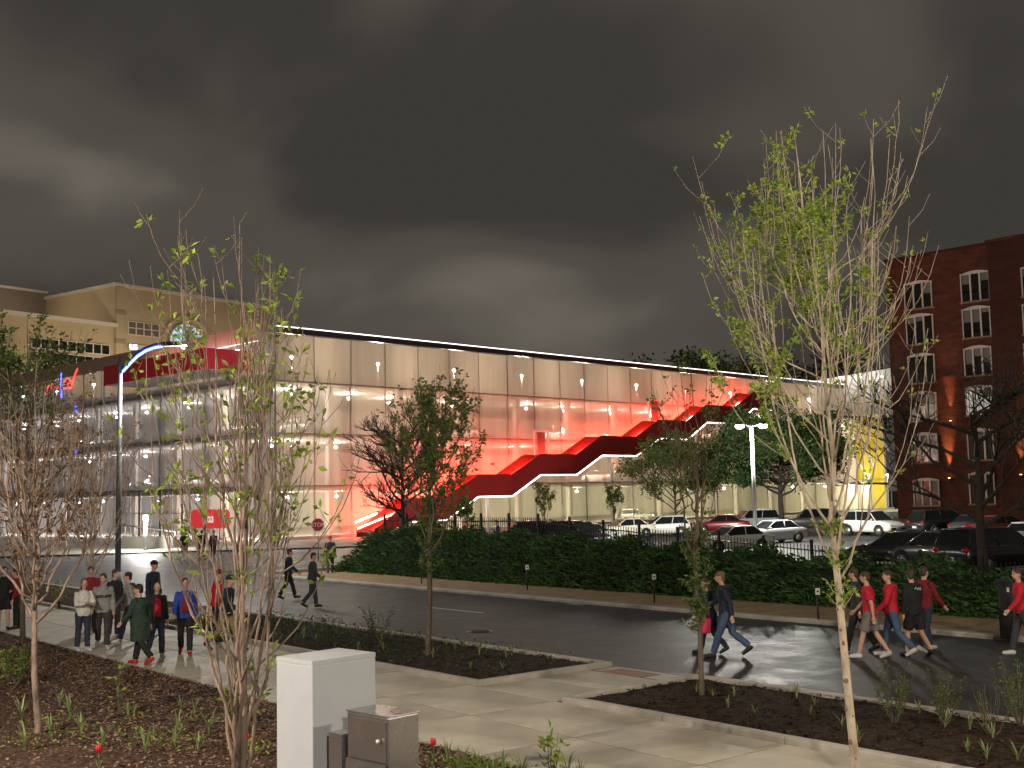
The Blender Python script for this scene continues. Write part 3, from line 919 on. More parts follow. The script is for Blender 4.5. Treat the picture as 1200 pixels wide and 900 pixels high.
# ================================================================== brick warehouse on the right
m_brick = mat('red_brick', (0.105, 0.043, 0.030), rough=0.95, spec=0.15, var=0.25, vscale=0.7, bump=1.0, bscale=7, bdist=0.06, color2=(0.135, 0.052, 0.036), stretch=(1, 1, 2.5))
m_brick2 = mat('red_brick_dark', (0.078, 0.033, 0.024), rough=0.95, spec=0.15, var=0.2, vscale=0.5, bump=0.35, bscale=6, stretch=(1, 1, 2.5))
m_wframe = mat('window_frame_white', (0.74, 0.70, 0.64), rough=0.6)
m_wpane = mat('night_pane', (0.02, 0.019, 0.016), rough=0.12)
BX = PD(1037, 307, 128.6)
BA = math.atan2(-0.721, 0.693)
BROT = Matrix.Rotation(BA, 3, 'Z')
BC = Vector((BX.x, BX.y, 0))
def on_b(px, py, off=0.0):
    return BROT.transposed() @ (PP(px, py, BC + BROT @ Vector((0, -off, 0)), BROT @ Vector((0, 1, 0))) - BC)
brickb = empty('brick_warehouse', BC, BA, 'six-storey dark red brick warehouse with white arched window frames', 'building')
bh = BX.z
xj = on_b(1158, 300).x
th2 = on_b(1180, 281).z
MB().box((xj / 2, 12, bh / 2), (xj, 24, bh)).build('wall', m_brick, brickb)
MB().box((xj / 2, 12, bh + 0.12), (xj + 0.2, 24.2, 0.25)).build('parapet', m_brick2, brickb)
MB().box((xj + 14, 11.7, th2 / 2), (27.9, 24.2, th2)).build('wall', m_brick2, brickb)
MB().box((xj + 14, 11.7, th2 + 0.12), (28.1, 24.5, 0.25)).build('parapet', m_brick, brickb)
# courses of brick standing proud
for py in (346, 392, 442):
    z = on_b(1110, py).z
    MB().box((xj / 2, -0.03, z), (xj - 0.1, 0.08, 0.25)).build('string_course', m_brick, brickb)
def bwin(x0, yt, x1, yb, off=0.0, lit=False):
    a = on_b(x0, yt, off); b = on_b(x1, yb, off)
    W, H_ = b.x - a.x, a.z - b.z
    w_ = empty('window', ((a.x + b.x) / 2, -off, b.z)); w_.parent = brickb
    MB().box((0, -0.02, H_ * 0.47), (W - 0.1, 0.1, H_ * 0.94)).build('pane', m_wpane if not lit else mat('lit_pane', (0.05, 0.05, 0.05), rough=0.2, emit=(1, 0.93, 0.8), estr=0.35), w_)
    for k in range(4):
        MB().box((-W / 2 + W * k / 3, -0.1, H_ * 0.46), (0.17 if k in (1, 2) else 0.11, 0.2, H_ * 0.92)).build('mullion', m_wframe, w_)
    n_ = 8
    top = [(-W / 2 - 0.1 + (W + 0.2) * k / n_, -0.16, H_ * 0.90 + 0.09 * H_ * math.sin(math.pi * k / n_)) for k in range(n_ + 1)]
    MB().prism(top + [(W / 2 + 0.1, -0.16, H_ * 0.88), (-W / 2 - 0.1, -0.16, H_ * 0.88)], (0, 0.24, 0)).build('arch_head', m_wframe, w_)
    MB().box((0, -0.14, -0.08), (W + 0.35, 0.3, 0.18)).build('sill', m_stone_d, w_)
    rb = random.Random(int(x0 * 7 + yt * 3))
    for k in range(3):
        if rb.random() < 0.55:
            bhh_ = H_ * rb.uniform(0.15, 0.6)
            MB().box((-W / 3 + W * k / 3, -0.075, H_ * 0.93 - bhh_ / 2), (W / 3 - 0.2, 0.012, bhh_)).build('blind', mat('blind_cloth', (0.22, 0.20, 0.17), rough=0.8), w_)
    if lit:
        for k in range(4):
            MB().box((-W * 0.4 + W * 0.27 * k, -0.09, H_ * 0.45), (0.06, 0.06, H_ * 0.85)).build('muntin', m_dark, w_)
rowsb = [(319, 350), (360, 393), (406, 438), (452, 485), (502, 538), (552, 590)]
rowsa = [(331, 359), (369, 401), (415, 447), (459, 492), (507, 541), (560, 592)]
for k, (yt, yb) in enumerate(rowsb):
    bwin(1126 + k * 2.0, yt, 1161 + k * 1.2, yb, 0.0, lit=(k == 3))
for k, (yt, yb) in enumerate(rowsa):
    bwin(1060 + k * 2.2, yt, 1093 + k * 1.8, yb)
for k, (yt, yb) in enumerate([(311, 343), (354, 388), (400, 433), (447, 482), (498, 534), (550, 588)]):
    bwin(1197 + k * 1.5, yt, 1232 + k * 1.5, yb, 0.42)
# uplights that graze the brick with orange light
for (px, py, off, pw) in ((1114, 562, 0, 6500), (1115.5, 495, 0, 3000), (1198, 558, 0.42, 5500)):
    c = on_b(px, py, off)
    sc2 = empty('uplight', (c.x, -off, c.z)); sc2.parent = brickb
    MB().box((0, -0.28, 0), (0.24, 0.34, 0.3)).build('housing', m_dark, sc2)
    MB().box((0, -0.30, 0.165), (0.16, 0.2, 0.03)).build('lens', MATS.get('sconce_glow') or emit_mat('sconce_glow', (1, 0.5, 0.16), 12), sc2)
    point_light('uplight_beam', (0, -0.36, 0.25), pw, (1.0, 0.45, 0.17), 0.06, sc2, spot=26, aim=(0, -0.10, 6)).data.spot_blend = 1.0
# ================================================================== plants
m_bark_pale = mat('bark_pale', (0.34, 0.27, 0.20), rough=0.85, var=0.35, vscale=6, bump=0.6, bscale=25, color2=(0.42, 0.34, 0.26), stretch=(1, 1, 0.5))
m_bark_brown = mat('bark_brown', (0.125, 0.085, 0.062), rough=0.85, var=0.45, vscale=6, bump=0.7, bscale=25, color2=(0.24, 0.175, 0.13), stretch=(1, 1, 0.4))
m_bark_dark = mat('bark_dark', (0.035, 0.026, 0.02), rough=0.9, var=0.3, vscale=6)
m_bark_mid = mat('bark_mid', (0.11, 0.085, 0.06), rough=0.9, var=0.3, vscale=6)
m_leaf_lime = leaf_mat('leaf_lime', (0.12, 0.21, 0.025), (0.38, 0.48, 0.08), 0.4)
m_leaf_mid = leaf_mat('leaf_mid', (0.05, 0.09, 0.02), (0.17, 0.23, 0.055), 0.4)
m_leaf_dark = leaf_mat('leaf_dark', (0.018, 0.040, 0.010), (0.06, 0.105, 0.025), 0.3)
m_leaf_brown = leaf_mat('leaf_brown', (0.10, 0.045, 0.02), (0.26, 0.16, 0.075), 0.25)
m_leaf_hedge = leaf_mat('leaf_hedge', (0.014, 0.048, 0.014), (0.10, 0.20, 0.055), 0.15, 0.6)
m_grass_pale = leaf_mat('grass_pale', (0.14, 0.19, 0.06), (0.32, 0.38, 0.16), 0.35)
m_petal = mat('tulip_petal', (0.55, 0.015, 0.02), rough=0.5)

m_knot = mat('bark_knot', (0.16, 0.115, 0.08), rough=0.9, var=0.4, vscale=20)

class Leaves:
    def __init__(self):
        self.v = []; self.f = []
    def leaf(self, p, d, L, W, r_):
        d = Vector(d)
        if d.length < 1e-6: d = Vector((0, 0, 1))
        d.normalize()
        s = d.cross(Vector((r_.uniform(-1, 1), r_.uniform(-1, 1), r_.uniform(-1, 1))))
        if s.length < 1e-4: s = d.orthogonal()
        s.normalize(); n_ = s.cross(d)
        p = Vector(p); i = len(self.v)
        mid = p + d * L * 0.45 - n_ * W * 0.18
        self.v += [tuple(p), tuple(mid + s * W * 0.5 + n_ * W * 0.25), tuple(p + d * L - n_ * L * 0.12), tuple(mid - s * W * 0.5 + n_ * W * 0.25), tuple(mid)]
        self.f += [(i, i + 1, i + 4), (i + 1, i + 2, i + 4), (i + 2, i + 3, i + 4), (i + 3, i, i + 4)]
    def build(self, name, m, parent):
        me = bpy.data.meshes.new(name); me.from_pydata(self.v, [], self.f); me.materials.append(m); me.update()
        o = bpy.data.objects.new(name, me); COL.objects.link(o)
        if parent is not None: o.parent = parent
        return o

def bez(a, b, c, n, r_, jit):
    out = []
    for i in range(n + 1):
        t = i / n
        p = a * (1 - t) ** 2 + b * 2 * t * (1 - t) + c * t * t
        if 0 < i < n: p = p + Vector((r_.gauss(0, jit), r_.gauss(0, jit), r_.gauss(0, jit * 0.4)))
        out.append(p)
    return out

def upright_tree(name, label, base, H, trunkH, spread, nstem, nsub, seed, r0, bark, leafm, leaf_n, leaf_L, group=None, lean=(0, 0), leaf_fn=None, multi=0, subL=(0.12, 0.30), start=(0.75, 0.55), droop=0.0, twigs=2, stem_top=1.0, cluster=5, thin=1.0, knots=False, trunk_twigs=0, twig_z=(0.4, 1.0)):
    """young upright tree: a trunk and a fan of ascending shoots. leaf_fn(p)->0..1 keeps leaves where the photo has them."""
    r_ = random.Random(seed)
    root = empty(name, base, 0, label, 'tree', group)
    wood = MB(); lv = Leaves()
    top = Vector((lean[0], lean[1], H))
    mid = Vector((lean[0] * 0.25 + r_.uniform(-.05, .05), lean[1] * 0.25, trunkH))
    trunks = []
    lead = [Vector((0, 0, -0.05)), Vector((0.01, 0, 0.15)), mid * 0.5 + Vector((r_.uniform(-.03, .03), 0, 0)), mid] + bez(mid, mid.lerp(top, 0.5) + Vector((r_.uniform(-.15, .15), r_.uniform(-.15, .15), 0)), top, 8, r_, 0.03)[1:]
    rad = [r0 * 1.25, r0 * 1.05, r0 * 0.92, r0 * 0.8] + [r0 * 0.8 * (1 - i / 8) ** 1.1 * 0.8 + 0.004 for i in range(1, 9)]
    wood.tube(lead, rad, 9)
    if knots:
        for k in range(11):
            z = 0.15 + 0.2 * k + r_.uniform(-.12, .12); a = r_.uniform(3.3, 6.1)
            MB().ell(mid * (z / trunkH) + Vector((math.cos(a) * r0 * 0.72, math.sin(a) * r0 * 0.72, 0)), (r0 * r_.uniform(.34, .5), r0 * .42, r0 * r_.uniform(.25, .7)), 8, 6).build('knot', m_knot, root)
    trunks.append((lead, rad))
    for k in range(multi):
        a = r_.uniform(0, 6.28)
        d = Vector((math.cos(a), math.sin(a) * 0.6, 0))
        hh_ = H * r_.uniform(0.6, 0.95); sp = spread * r_.uniform(0.25, 0.7)
        p0 = Vector((d.x * r0 * 0.8, d.y * r0 * 0.8, 0.0 + trunkH * r_.uniform(0.0, 0.25)))
        pth = bez(p0, d * sp * 0.8 + Vector((0, 0, hh_ * 0.3)), d * sp + Vector((0, 0, hh_)), 10, r_, 0.035)
        rr = [r0 * 0.5 * (1 - i / 10.5) ** 0.9 + 0.004 for i in range(11)]
        wood.tube(pth, rr, 7); trunks.append((pth, rr))
    def along(path, t):
        x = t * (len(path) - 1); i = min(int(x), len(path) - 2); return path[i].lerp(path[i + 1], x - i)
    shoots = []
    for k in range(nstem):
        lead_, rad_ = trunks[k % len(trunks)] if multi else trunks[0]
        zmin = trunkH * start[0]; zmax = trunkH + (H - trunkH) * start[1]
        zt = zmin + (zmax - zmin) * (k + r_.random()) / nstem
        cand = [i for i in range(len(lead_) - 1) if lead_[i].z <= zt <= lead_[i + 1].z]
        if not cand: continue
        i = cand[0]; f_ = (zt - lead_[i].z) / max(1e-6, lead_[i + 1].z - lead_[i].z)
        p0 = lead_[i].lerp(lead_[i + 1], f_); rr = rad_[i] * (1 - f_) + rad_[i + 1] * f_
        a = k * 2.399 + r_.uniform(-.4, .4)
        d = Vector((math.cos(a), math.sin(a), 0))
        reach = spread * r_.uniform(0.35, 1.0) * (1.0 - 0.45 * (zt - zmin) / max(0.1, H - zmin))
        L = (H * r_.uniform(0.72, stem_top) - zt) * r_.uniform(0.55, 1.0)
        L = max(L, 0.5)
        tip = p0 + d * reach + Vector((0, 0, L - droop * reach))
        pth = bez(p0, p0 + d * reach * 0.98 + Vector((0, 0, L * 0.30)), tip, 9, r_, 0.022)
        r1 = min(rr * 0.62, 0.008 + 0.0085 * L) * thin
        rl = [r1 * (1 - i / 9.6) + 0.0028 for i in range(10)]
        wood.tube(pth, rl, 6); shoots.append((pth, rl, d, L))
    tips = []
    for (pth, rl, d, L) in shoots + [(t[0], t[1], Vector((0, 0, 0)), H) for t in trunks]:
        for k in range(nsub):
            t = r_.uniform(0.25, 0.95)
            p0 = along(pth, t); rr = rl[min(int(t * 9), len(rl) - 1)]
            if p0.z < trunkH * start[0] * 0.9: continue
            a = r_.uniform(0, 6.28); dd = (d * 0.8 + Vector((math.cos(a), math.sin(a), 0)) * 0.7)
            Ls = H * r_.uniform(*subL) * (1.1 - 0.5 * t) * (0.6 if d.length < 0.1 else 1)
            cap_ = H * r_.uniform(0.95, 1.04)
            Ls = min(Ls, max(0.12, (cap_ - p0.z) / 0.9))
            rc = Ls * r_.uniform(0.22, 0.5)
            tip = p0 + dd * rc + Vector((0, 0, Ls * (0.9 - droop)))
            q = bez(p0, p0 + dd * rc * 0.8 + Vector((0, 0, Ls * 0.25)), tip, 5, r_, 0.012)
            r1 = min(rr * 0.6, 0.004 + 0.006 * Ls) * thin
            wood.tube(q, [r1 * (1 - i / 5.6) + 0.0022 for i in range(6)], 4, cap=False)
            tips.append(q)
            for w in range(twigs):
                p1 = along(q, r_.uniform(0.3, 0.95)); a = r_.uniform(0, 6.28)
                Lt = Ls * r_.uniform(0.15, 0.4)
                p2 = p1 + Vector((math.cos(a) * Lt * 0.6, math.sin(a) * Lt * 0.6, Lt * 0.75))
                wood.tube([p1, (p1 + p2) / 2 + Vector((math.cos(a), math.sin(a), 0)) * Lt * 0.08, p2], [0.0045 * thin, 0.0036 * thin, 0.0022], 3, cap=False)
                tips.append([p1, (p1 + p2) / 2, p2])
    for k in range(trunk_twigs):
        z = trunkH * r_.uniform(*twig_z); a = r_.uniform(0, 6.28); L = r_.uniform(0.15, 0.42)
        p1 = mid * (z / trunkH); p2 = p1 + Vector((math.cos(a) * L * .7, math.sin(a) * L * .7, L * .7))
        wood.tube([p1, (p1 + p2) / 2 + Vector((0, 0, -.03)), p2], [0.007, 0.005, 0.003], 4, cap=False)
        for c in range(16):
            p = p1.lerp(p2, r_.uniform(0.25, 1.05)); dv = Vector((r_.uniform(-1, 1), r_.uniform(-1, 1), r_.uniform(-0.7, 0.7)))
            lv.leaf(p + dv * leaf_L * 0.3, dv, leaf_L * r_.uniform(0.6, 1.2), leaf_L * r_.uniform(0.35, 0.6), r_)
    wood.build('trunk', bark, root)
    n_ = 0; tries = 0
    while n_ < leaf_n and tries < leaf_n * 12 and tips:
        tries += 1
        q = tips[r_.randrange(len(tips))]; p = along(q, r_.uniform(0.15, 1.0))
        if leaf_fn and r_.random() > leaf_fn(p): continue
        for c in range(r_.randint(2, cluster)):
            dv = Vector((r_.uniform(-1, 1), r_.uniform(-1, 1), r_.uniform(-0.6, 0.9)))
            lv.leaf(p + dv * leaf_L * 0.25, dv, leaf_L * r_.uniform(0.55, 1.2), leaf_L * r_.uniform(0.35, 0.6), r_)
            n_ += 1
    if lv.f: lv.build('crown', leafm, root)
    return root

def round_tree(name, label, base, H, trunkH, rx, rz_, seed, r0, bark, leafm, nb, nl, leaf_L, group=None, leafy=True, spread_up=0.5, cat='tree'):
    """broad tree: limbs forking twice, foliage in clumps hung on the outer twigs"""
    r_ = random.Random(seed)
    root = empty(name, base, 0, label, cat, group)
    wood = MB(); lv = Leaves(); ends = []
    wood.tube([(0, 0, -0.1), (0.02, 0, trunkH * 0.5), (0, 0.03, trunkH), (0.05, 0, trunkH + (H - trunkH) * 0.5), (0, 0, H * 0.93)], [r0 * 1.3, r0, r0 * 0.85, r0 * 0.45, r0 * 0.08], 8)
    def grow(p, d, L, r, lev):
        q = [p]; dd = d.copy()
        for i in range(4):
            dd = (dd + Vector((r_.gauss(0, .16), r_.gauss(0, .16), r_.gauss(0.04, .12)))).normalized()
            q.append(q[-1] + dd * L / 4)
        wood.tube(q, [r * (1 - i / 5) + 0.006 for i in range(5)], 5 if lev < 2 else 3, cap=False)
        if lev >= 2: ends.append(q)
        if lev < 3:
            for k in range((4, 4, 4)[lev]):
                t = r_.uniform(0.35, 1.0); i = min(int(t * 4), 3); p1 = q[i].lerp(q[i + 1], t * 4 - i)
                a = r_.uniform(0, 6.28)
                nd = (dd + Vector((math.cos(a), math.sin(a), r_.uniform(-.2, spread_up))) * 0.85).normalized()
                grow(p1, nd, L * r_.uniform(0.45, 0.7), r * 0.5, lev + 1)
    for k in range(nb):
        z = trunkH + (H - trunkH) * 0.75 * (k / nb) ; a = k * 2.399 + r_.uniform(-.3, .3)
        sc = math.sqrt(max(0.1, 1 - ((z - trunkH) / (H - trunkH) - 0.25) ** 2 * 1.6))
        d = Vector((math.cos(a), math.sin(a), r_.uniform(0.25, 0.25 + spread_up))).normalized()
        grow(Vector((0, 0, z)), d, rx * 0.62 * sc, r0 * 0.45, 0)
    wood.build('trunk', bark, root)
    if leafy:
        for k in range(nl):
            q = ends[r_.randrange(len(ends))]; p = q[r_.randrange(1, len(q))]
            for c in range(4):
                dv = Vector((r_.gauss(0, 1), r_.gauss(0, 1), r_.gauss(0, 0.8)))
                lv.leaf(p + dv * leaf_L * 0.9, dv, leaf_L * r_.uniform(0.6, 1.2), leaf_L * r_.uniform(0.4, 0.7), r_)
        lv.build('crown', leafm, root)
    return root

# --- trees close to the camera
def bed_point(px, py): p = P(px, py, 0.1); return Vector((p.x, p.y, 0.06))
tb = PD(1003, 915, 13.9); tb.z = 0.05
def right_leaves(p):
    side = 1.0 if p.x < -0.05 else (0.45 if p.x < 0.3 else 0.07)
    hi = 1.0 if p.z < 6.6 else 0.55
    return side * hi * (0.62 + 0.38 * math.sin(p.z * 2.3 + p.x * 3)) + (0.16 if p.z < 4 else 0)
upright_tree('maple_tree', 'tall pale-barked young tree with lime leaves on one side, behind the path kerb', (tb.x, tb.y, 0.03), 7.9, 2.4, 1.3, 28, 5, 11, 0.052, m_bark_pale, m_leaf_lime, 5600, 0.078, lean=(-0.35, 0.1), leaf_fn=right_leaves, start=(0.95, 0.68), twigs=2, stem_top=1.04, knots=True, thin=0.62, trunk_twigs=16, twig_z=(0.82, 1.25))
tl = PD(281, 925, 13.6)
upright_tree('multi_stem_tree', 'bushy multi-stemmed young tree with few lime leaves beside the white cabinet', (tl.x, tl.y, 0.1), 6.7, 1.6, 0.95, 28, 5, 23, 0.048, m_bark_brown, m_leaf_lime, 900, 0.12, multi=5, start=(0.35, 0.55), leaf_fn=lambda p: 0.35 + 0.65 * (abs(p.x) > 0.55), twigs=2, cluster=4, stem_top=1.02)
tb3 = P(44, 862, 0.1)
upright_tree('dry_leaved_tree', 'slender tree with dry brown leaves growing out of the bark mulch', (tb3.x, tb3.y, 0.1), 5.6, 1.75, 1.0, 26, 5, 31, 0.05, m_bark_brown, m_leaf_brown, 1500, 0.075, start=(0.9, 0.6), leaf_fn=lambda p: 1.0 if p.z < 3.6 else 0.15, lean=(-0.1, 0))
tb4 = P(26, 752, 0.1)
upright_tree('young_street_tree', 'thin young tree with sparse olive leaves beside the shaded end of the path', (tb4.x, tb4.y, 0.05), 8.4, 2.6, 1.4, 26, 4, 37, 0.07, m_bark_mid, m_leaf_mid, 1500, 0.13, start=(0.9, 0.7), leaf_fn=lambda p: 0.2 + 0.8 * (p.z > 5.5))
tb6 = P(108, 735, 0.1)
upright_tree('young_street_tree', 'small bare twiggy tree standing behind the tall lamp pole planter', (tb6.x, tb6.y, 0.05), 7.0, 1.6, 1.45, 26, 5, 41, 0.05, m_bark_pale, m_leaf_brown, 260, 0.09, start=(0.8, 0.6), leaf_fn=None)
# --- planter trees
t5 = bed_point(501, 768)
upright_tree('planter_tree', 'small leafy planter tree with slim trunk opposite the left hedge end', (t5.x, t5.y, 0.06), 6.1, 2.7, 0.85, 22, 5, 53, 0.062, m_bark_mid, m_leaf_mid, 5200, 0.10, trunk_twigs=45, twig_z=(0.62, 1.2), start=(0.8, 0.7), leaf_fn=lambda p: (0.35 + 0.65 * (p.x > -0.1)) * (1.0 if p.z < 5.6 else 0.5), lean=(0.3, 0), thin=0.9, cluster=6)
t6 = bed_point(822, 813)
upright_tree('planter_tree', 'vase-shaped planter tree with dark stems and small leaves beside the walking couple', (t6.x, t6.y, 0.06), 5.7, 2.3, 0.5, 10, 3, 59, 0.045, m_bark_mid, m_leaf_mid, 750, 0.085, trunk_twigs=55, twig_z=(0.42, 1.15), start=(0.85, 0.55), leaf_fn=lambda p: 1.0 if p.z < 2.4 else 0.25, thin=0.9)
# --- trees in and beyond the lot
b1 = PD(472, 640, 56)
round_tree('bare_tree', 'bare dark-branched tree rising behind the left end of the hedge', (b1.x, b1.y, 0.06), 7.4, 2.2, 3.0, 0, 61, 0.14, m_bark_dark, m_leaf_dark, 26, 0, 0.1, leafy=False, spread_up=0.7)
b2 = PD(1152, 668, 38)
round_tree('bare_tree', 'large bare black tree spreading in front of the brick warehouse', (b2.x, b2.y, 0.06), 7.0, 2.0, 5.4, 0, 67, 0.17, m_bark_dark, m_leaf_dark, 11, 0, 0.1, leafy=False, spread_up=0.5)
b3 = PD(916, 615, 92)
round_tree('broad_tree', 'broad dark green tree behind the twin-headed lot lamp', (b3.x, b3.y, 0.06), 7.2, 2.9, 6.4, 0, 71, 0.22, m_bark_dark, m_leaf_dark, 24, 7500, 0.28, spread_up=0.1)
b4 = PD(792, 612, 100)
round_tree('lot_tree', 'round yellow-green tree at the back of the parking lot', (b4.x, b4.y, 0.06), 6.5, 1.6, 5.2, 0, 73, 0.12, m_bark_mid, m_leaf_mid, 18, 2600, 0.24)
for (px, top, Y, sd, lb) in ((639, 565, 98, 79, 'narrow sapling against the pale garage wall behind the dark cars'), (720, 568, 102, 83, 'narrow sapling against the pale garage wall behind the cream sedan'), (548, 585, 84, 85, 'small lime sapling under the red staircase')):
    b = PD(px, 610, Y); b.z = 0.08
    h = PD(px, top, Y).z
    upright_tree('sapling', lb, b, h, 1.2, 0.75, 16, 4, sd, 0.05, m_bark_mid, m_leaf_mid, 1300, 0.20, start=(0.8, 0.7), twigs=1)
for (px, Y, h, sd, lb) in ((795, 182, 21, 91, 'dark tree crown showing above the garage roof beside the stair top'), (850, 190, 22, 92, 'second dark tree crown above the garage roof, near the lamp'), (905, 205, 24, 93, 'dark tree crown above the garage roof behind the pale-barked tree'), (980, 215, 27, 94, 'dark tree crown next to the brick warehouse above the roof')):
    b = PD(px, 590, Y); b.z = 0
    round_tree('far_tree', lb, b, h, 6, 13, 0, sd, 0.35, m_bark_dark, m_leaf_dark, 16, 1800, 0.75)
for (px, Y, h, sd, lb) in ((12, 168, 26, 95, 'dark tree in front of the stone hall wing'),):
    b = PD(px, 600, Y); b.z = 0
    round_tree('far_tree', lb, b, h, 8, 11, 0, sd, 0.35, m_bark_dark, m_leaf_dark, 16, 1500, 0.7)

# ------------------------------------------------------------------ juniper hedge
def hedge_h(s):
    return min(1.95, max(0.85, 1.85 - 0.034 * (s + 44)))
def hedge_surf(s, n):
    h = hedge_h(s); t = (n - 28.8) / 4.2
    t = max(0, min(1, t))
    prof_ = (1 - (1 - min(1, t * 1.9)) ** 2.2)
    lump = 0.24 * math.sin(s * 1.9 + n) + 0.12 * math.sin(s * 4.1 - n * 2.3) + 0.10 * math.sin(n * 5 + s * 1.1)
    end = min(1, max(0, (s + 49.2) / 1.4)) ** 0.5
    return 0.05 + (h * prof_ + lump * 0.8 * min(1, t * 4)) * end
hedge = empty('juniper_hedge', SN(-30, 31, 0.05), 0, 'long dark green juniper hedge between street and parking lot', 'hedge')
HC = SN(-30, 31, 0.05)
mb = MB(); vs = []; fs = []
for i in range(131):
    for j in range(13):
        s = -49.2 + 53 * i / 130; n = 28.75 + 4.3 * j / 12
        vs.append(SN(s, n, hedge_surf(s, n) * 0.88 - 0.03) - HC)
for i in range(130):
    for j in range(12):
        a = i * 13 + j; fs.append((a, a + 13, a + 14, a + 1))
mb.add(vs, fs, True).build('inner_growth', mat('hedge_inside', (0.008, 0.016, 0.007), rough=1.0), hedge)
lv = Leaves(); r_ = random.Random(5)
for k in range(9500):
    s = r_.uniform(-49.2, 2.5)
    n = 28.8 + 4.2 * (r_.random() ** 1.6)
    p = SN(s, n, hedge_surf(s, n) * r_.uniform(0.86, 1.0)) - HC
    out = (-N * r_.uniform(0.5, 1.0) + U * r_.uniform(-0.9, 0.9) + Vector((0, 0, r_.uniform(-0.05, 0.5)))).normalized()
    L = r_.uniform(0.22, 0.5)
    for c in range(7):       # a feathery spray
        d = (out + Vector((r_.gauss(0, .35), r_.gauss(0, .35), r_.gauss(0, .2)))).normalized()
        lv.leaf(p + out * L * 0.12 * c, d, L * r_.uniform(0.35, 0.7), 0.05 * r_.uniform(0.7, 1.5), r_)
lv.build('foliage', m_leaf_hedge, hedge)

# ------------------------------------------------------------------ small plants
def sprout_mesh(seed, n_, h, w, spread, m, name='blades'):
    r_ = random.Random(seed); v = []; f = []
    for k in range(n_):
        a = r_.uniform(0, 6.28); d = Vector((math.cos(a), math.sin(a), 0)); s_ = Vector((-d.y, d.x, 0))
        L = h * r_.uniform(0.6, 1.15); sp = spread * r_.uniform(0.3, 1)
        p = [d * (sp * t * t) + Vector((0, 0, L * (t - 0.25 * t * t * (sp / h)))) for t in (0, 0.4, 0.75, 1.0)]
        ww = [w * 0.7, w, w * 0.7, 0.001]
        i = len(v)
        for q, wi in zip(p, ww):
            v += [tuple(q - s_ * wi / 2), tuple(q + s_ * wi / 2)]
        for j in range(3):
            f.append((i + 2 * j, i + 2 * j + 1, i + 2 * j + 3, i + 2 * j + 2))
    me = bpy.data.meshes.new(name); me.from_pydata(v, [], f); me.materials.append(m); me.update()
    return me
sprouts = [sprout_mesh(k, 9, 0.26, 0.022, 0.16, m_grass_pale) for k in range(4)]
def shrub(name, label, base, h, w, seed, leafm, nl, L, group=None, nst=12, cat='shrub'):
    r_ = random.Random(seed)
    root = empty(name, base, 0, label, cat, group)
    wood = MB(); lv = Leaves()
    for k in range(nst):
        a = r_.uniform(0, 6.28); rr = w * r_.uniform(0.25, 1.0)
        tip = Vector((math.cos(a) * rr, math.sin(a) * rr, h * r_.uniform(0.6, 1.05)))
        q = bez(Vector((math.cos(a) * .02, math.sin(a) * .02, -0.02)), Vector((tip.x * .6, tip.y * .6, tip.z * .4)), tip, 5, r_, 0.01)
        wood.tube(q, [0.008 * (1 - i / 7) for i in range(6)], 4, cap=False)
        for c in range(max(1, nl // nst)):
            t = r_.uniform(0.3, 1.0) * 5; i = min(int(t), 4); p = q[i].lerp(q[i + 1], t - i)
            dv = Vector((r_.gauss(0, 1), r_.gauss(0, 1), r_.gauss(0.2, 0.6)))
            lv.leaf(p + dv.normalized() * L * 0.4, dv, L * r_.uniform(0.6, 1.2), L * r_.uniform(0.35, 0.6), r_)
    wood.build('stems', m_bark_mid, root)
    lv.build('foliage', leafm, root)
    return root
# rows of young sprouts in the two dark planters
r_ = random.Random(17)
spots = []
for (s0, s1, cnt) in ((-28, -18.2, 26), (-14.3, 2.5, 46)):
    for k in range(cnt):
        s = s0 + (s1 - s0) * (k + r_.uniform(0.1, 0.9)) / cnt
        spots.append((s, 13.6 + 2.5 * r_.random()))
for k, (s, n) in enumerate(spots):
    o = inst('sprout', sprouts[k % 4], None, SN(s, n, 0.07), r_.uniform(0, 6.28), (r_.uniform(0.6, 1.15),) * 3)
    tag(o, 'small pale strap-leaved sprout growing in the dark soil of a kerbed planter', 'sprout', 'sprouts in the kerbed planters')
for (px, py, h, lb) in ((1048, 848, 0.85, 'dense leafy shrub in the planter, first from the pale-barked tree'), (1106, 850, 0.8, 'leafy shrub in the planter between two similar shrubs'), (1162, 862, 0.7, 'thin half-bare shrub in the planter with pale twigs'), (1196, 850, 0.95, 'leafy shrub in the planter below the red-shirted lone walker')):
    p = P(px, py, 0.07)
    shrub('planter_shrub', lb, p, h, 0.38, px, m_leaf_mid, 420 if h > 0.75 else 90, 0.055, 'shrubs in the planter', 16)
for (px, py, h, lb) in ((385, 752, 0.75, 'loose twiggy shrub in the planter behind the white cabinet'), (442, 748, 0.8, 'wispy grey shrub at the road edge of the planter'), (70, 712, 1.0, 'bright green grassy clump in the planter under the dry tree')):
    p = P(px, py, 0.07)
    shrub('planter_shrub', lb, p, h, 0.45, px, m_leaf_dark if px > 100 else m_leaf_lime, 240, 0.06, 'shrubs in the planter', 18)
# low dark ground cover in the left planter
lv = Leaves(); r_ = random.Random(29)
gcp = SN(-25, 14.8, 0)
for k in range(2600):
    s = r_.uniform(-32, -18); n = r_.uniform(13.45, 16.2)
    if r_.random() < (s + 32) / 16: continue
    dv = Vector((r_.gauss(0, .7), r_.gauss(0, .7), r_.uniform(0.2, 1)))
    lv.leaf(SN(s, n, 0.08 + r_.uniform(0, 0.22)) - gcp, dv, 0.09, 0.04, r_)
o = lv.build('ground_cover', m_leaf_dark, None); o.location = gcp; tag(o, kind='stuff')
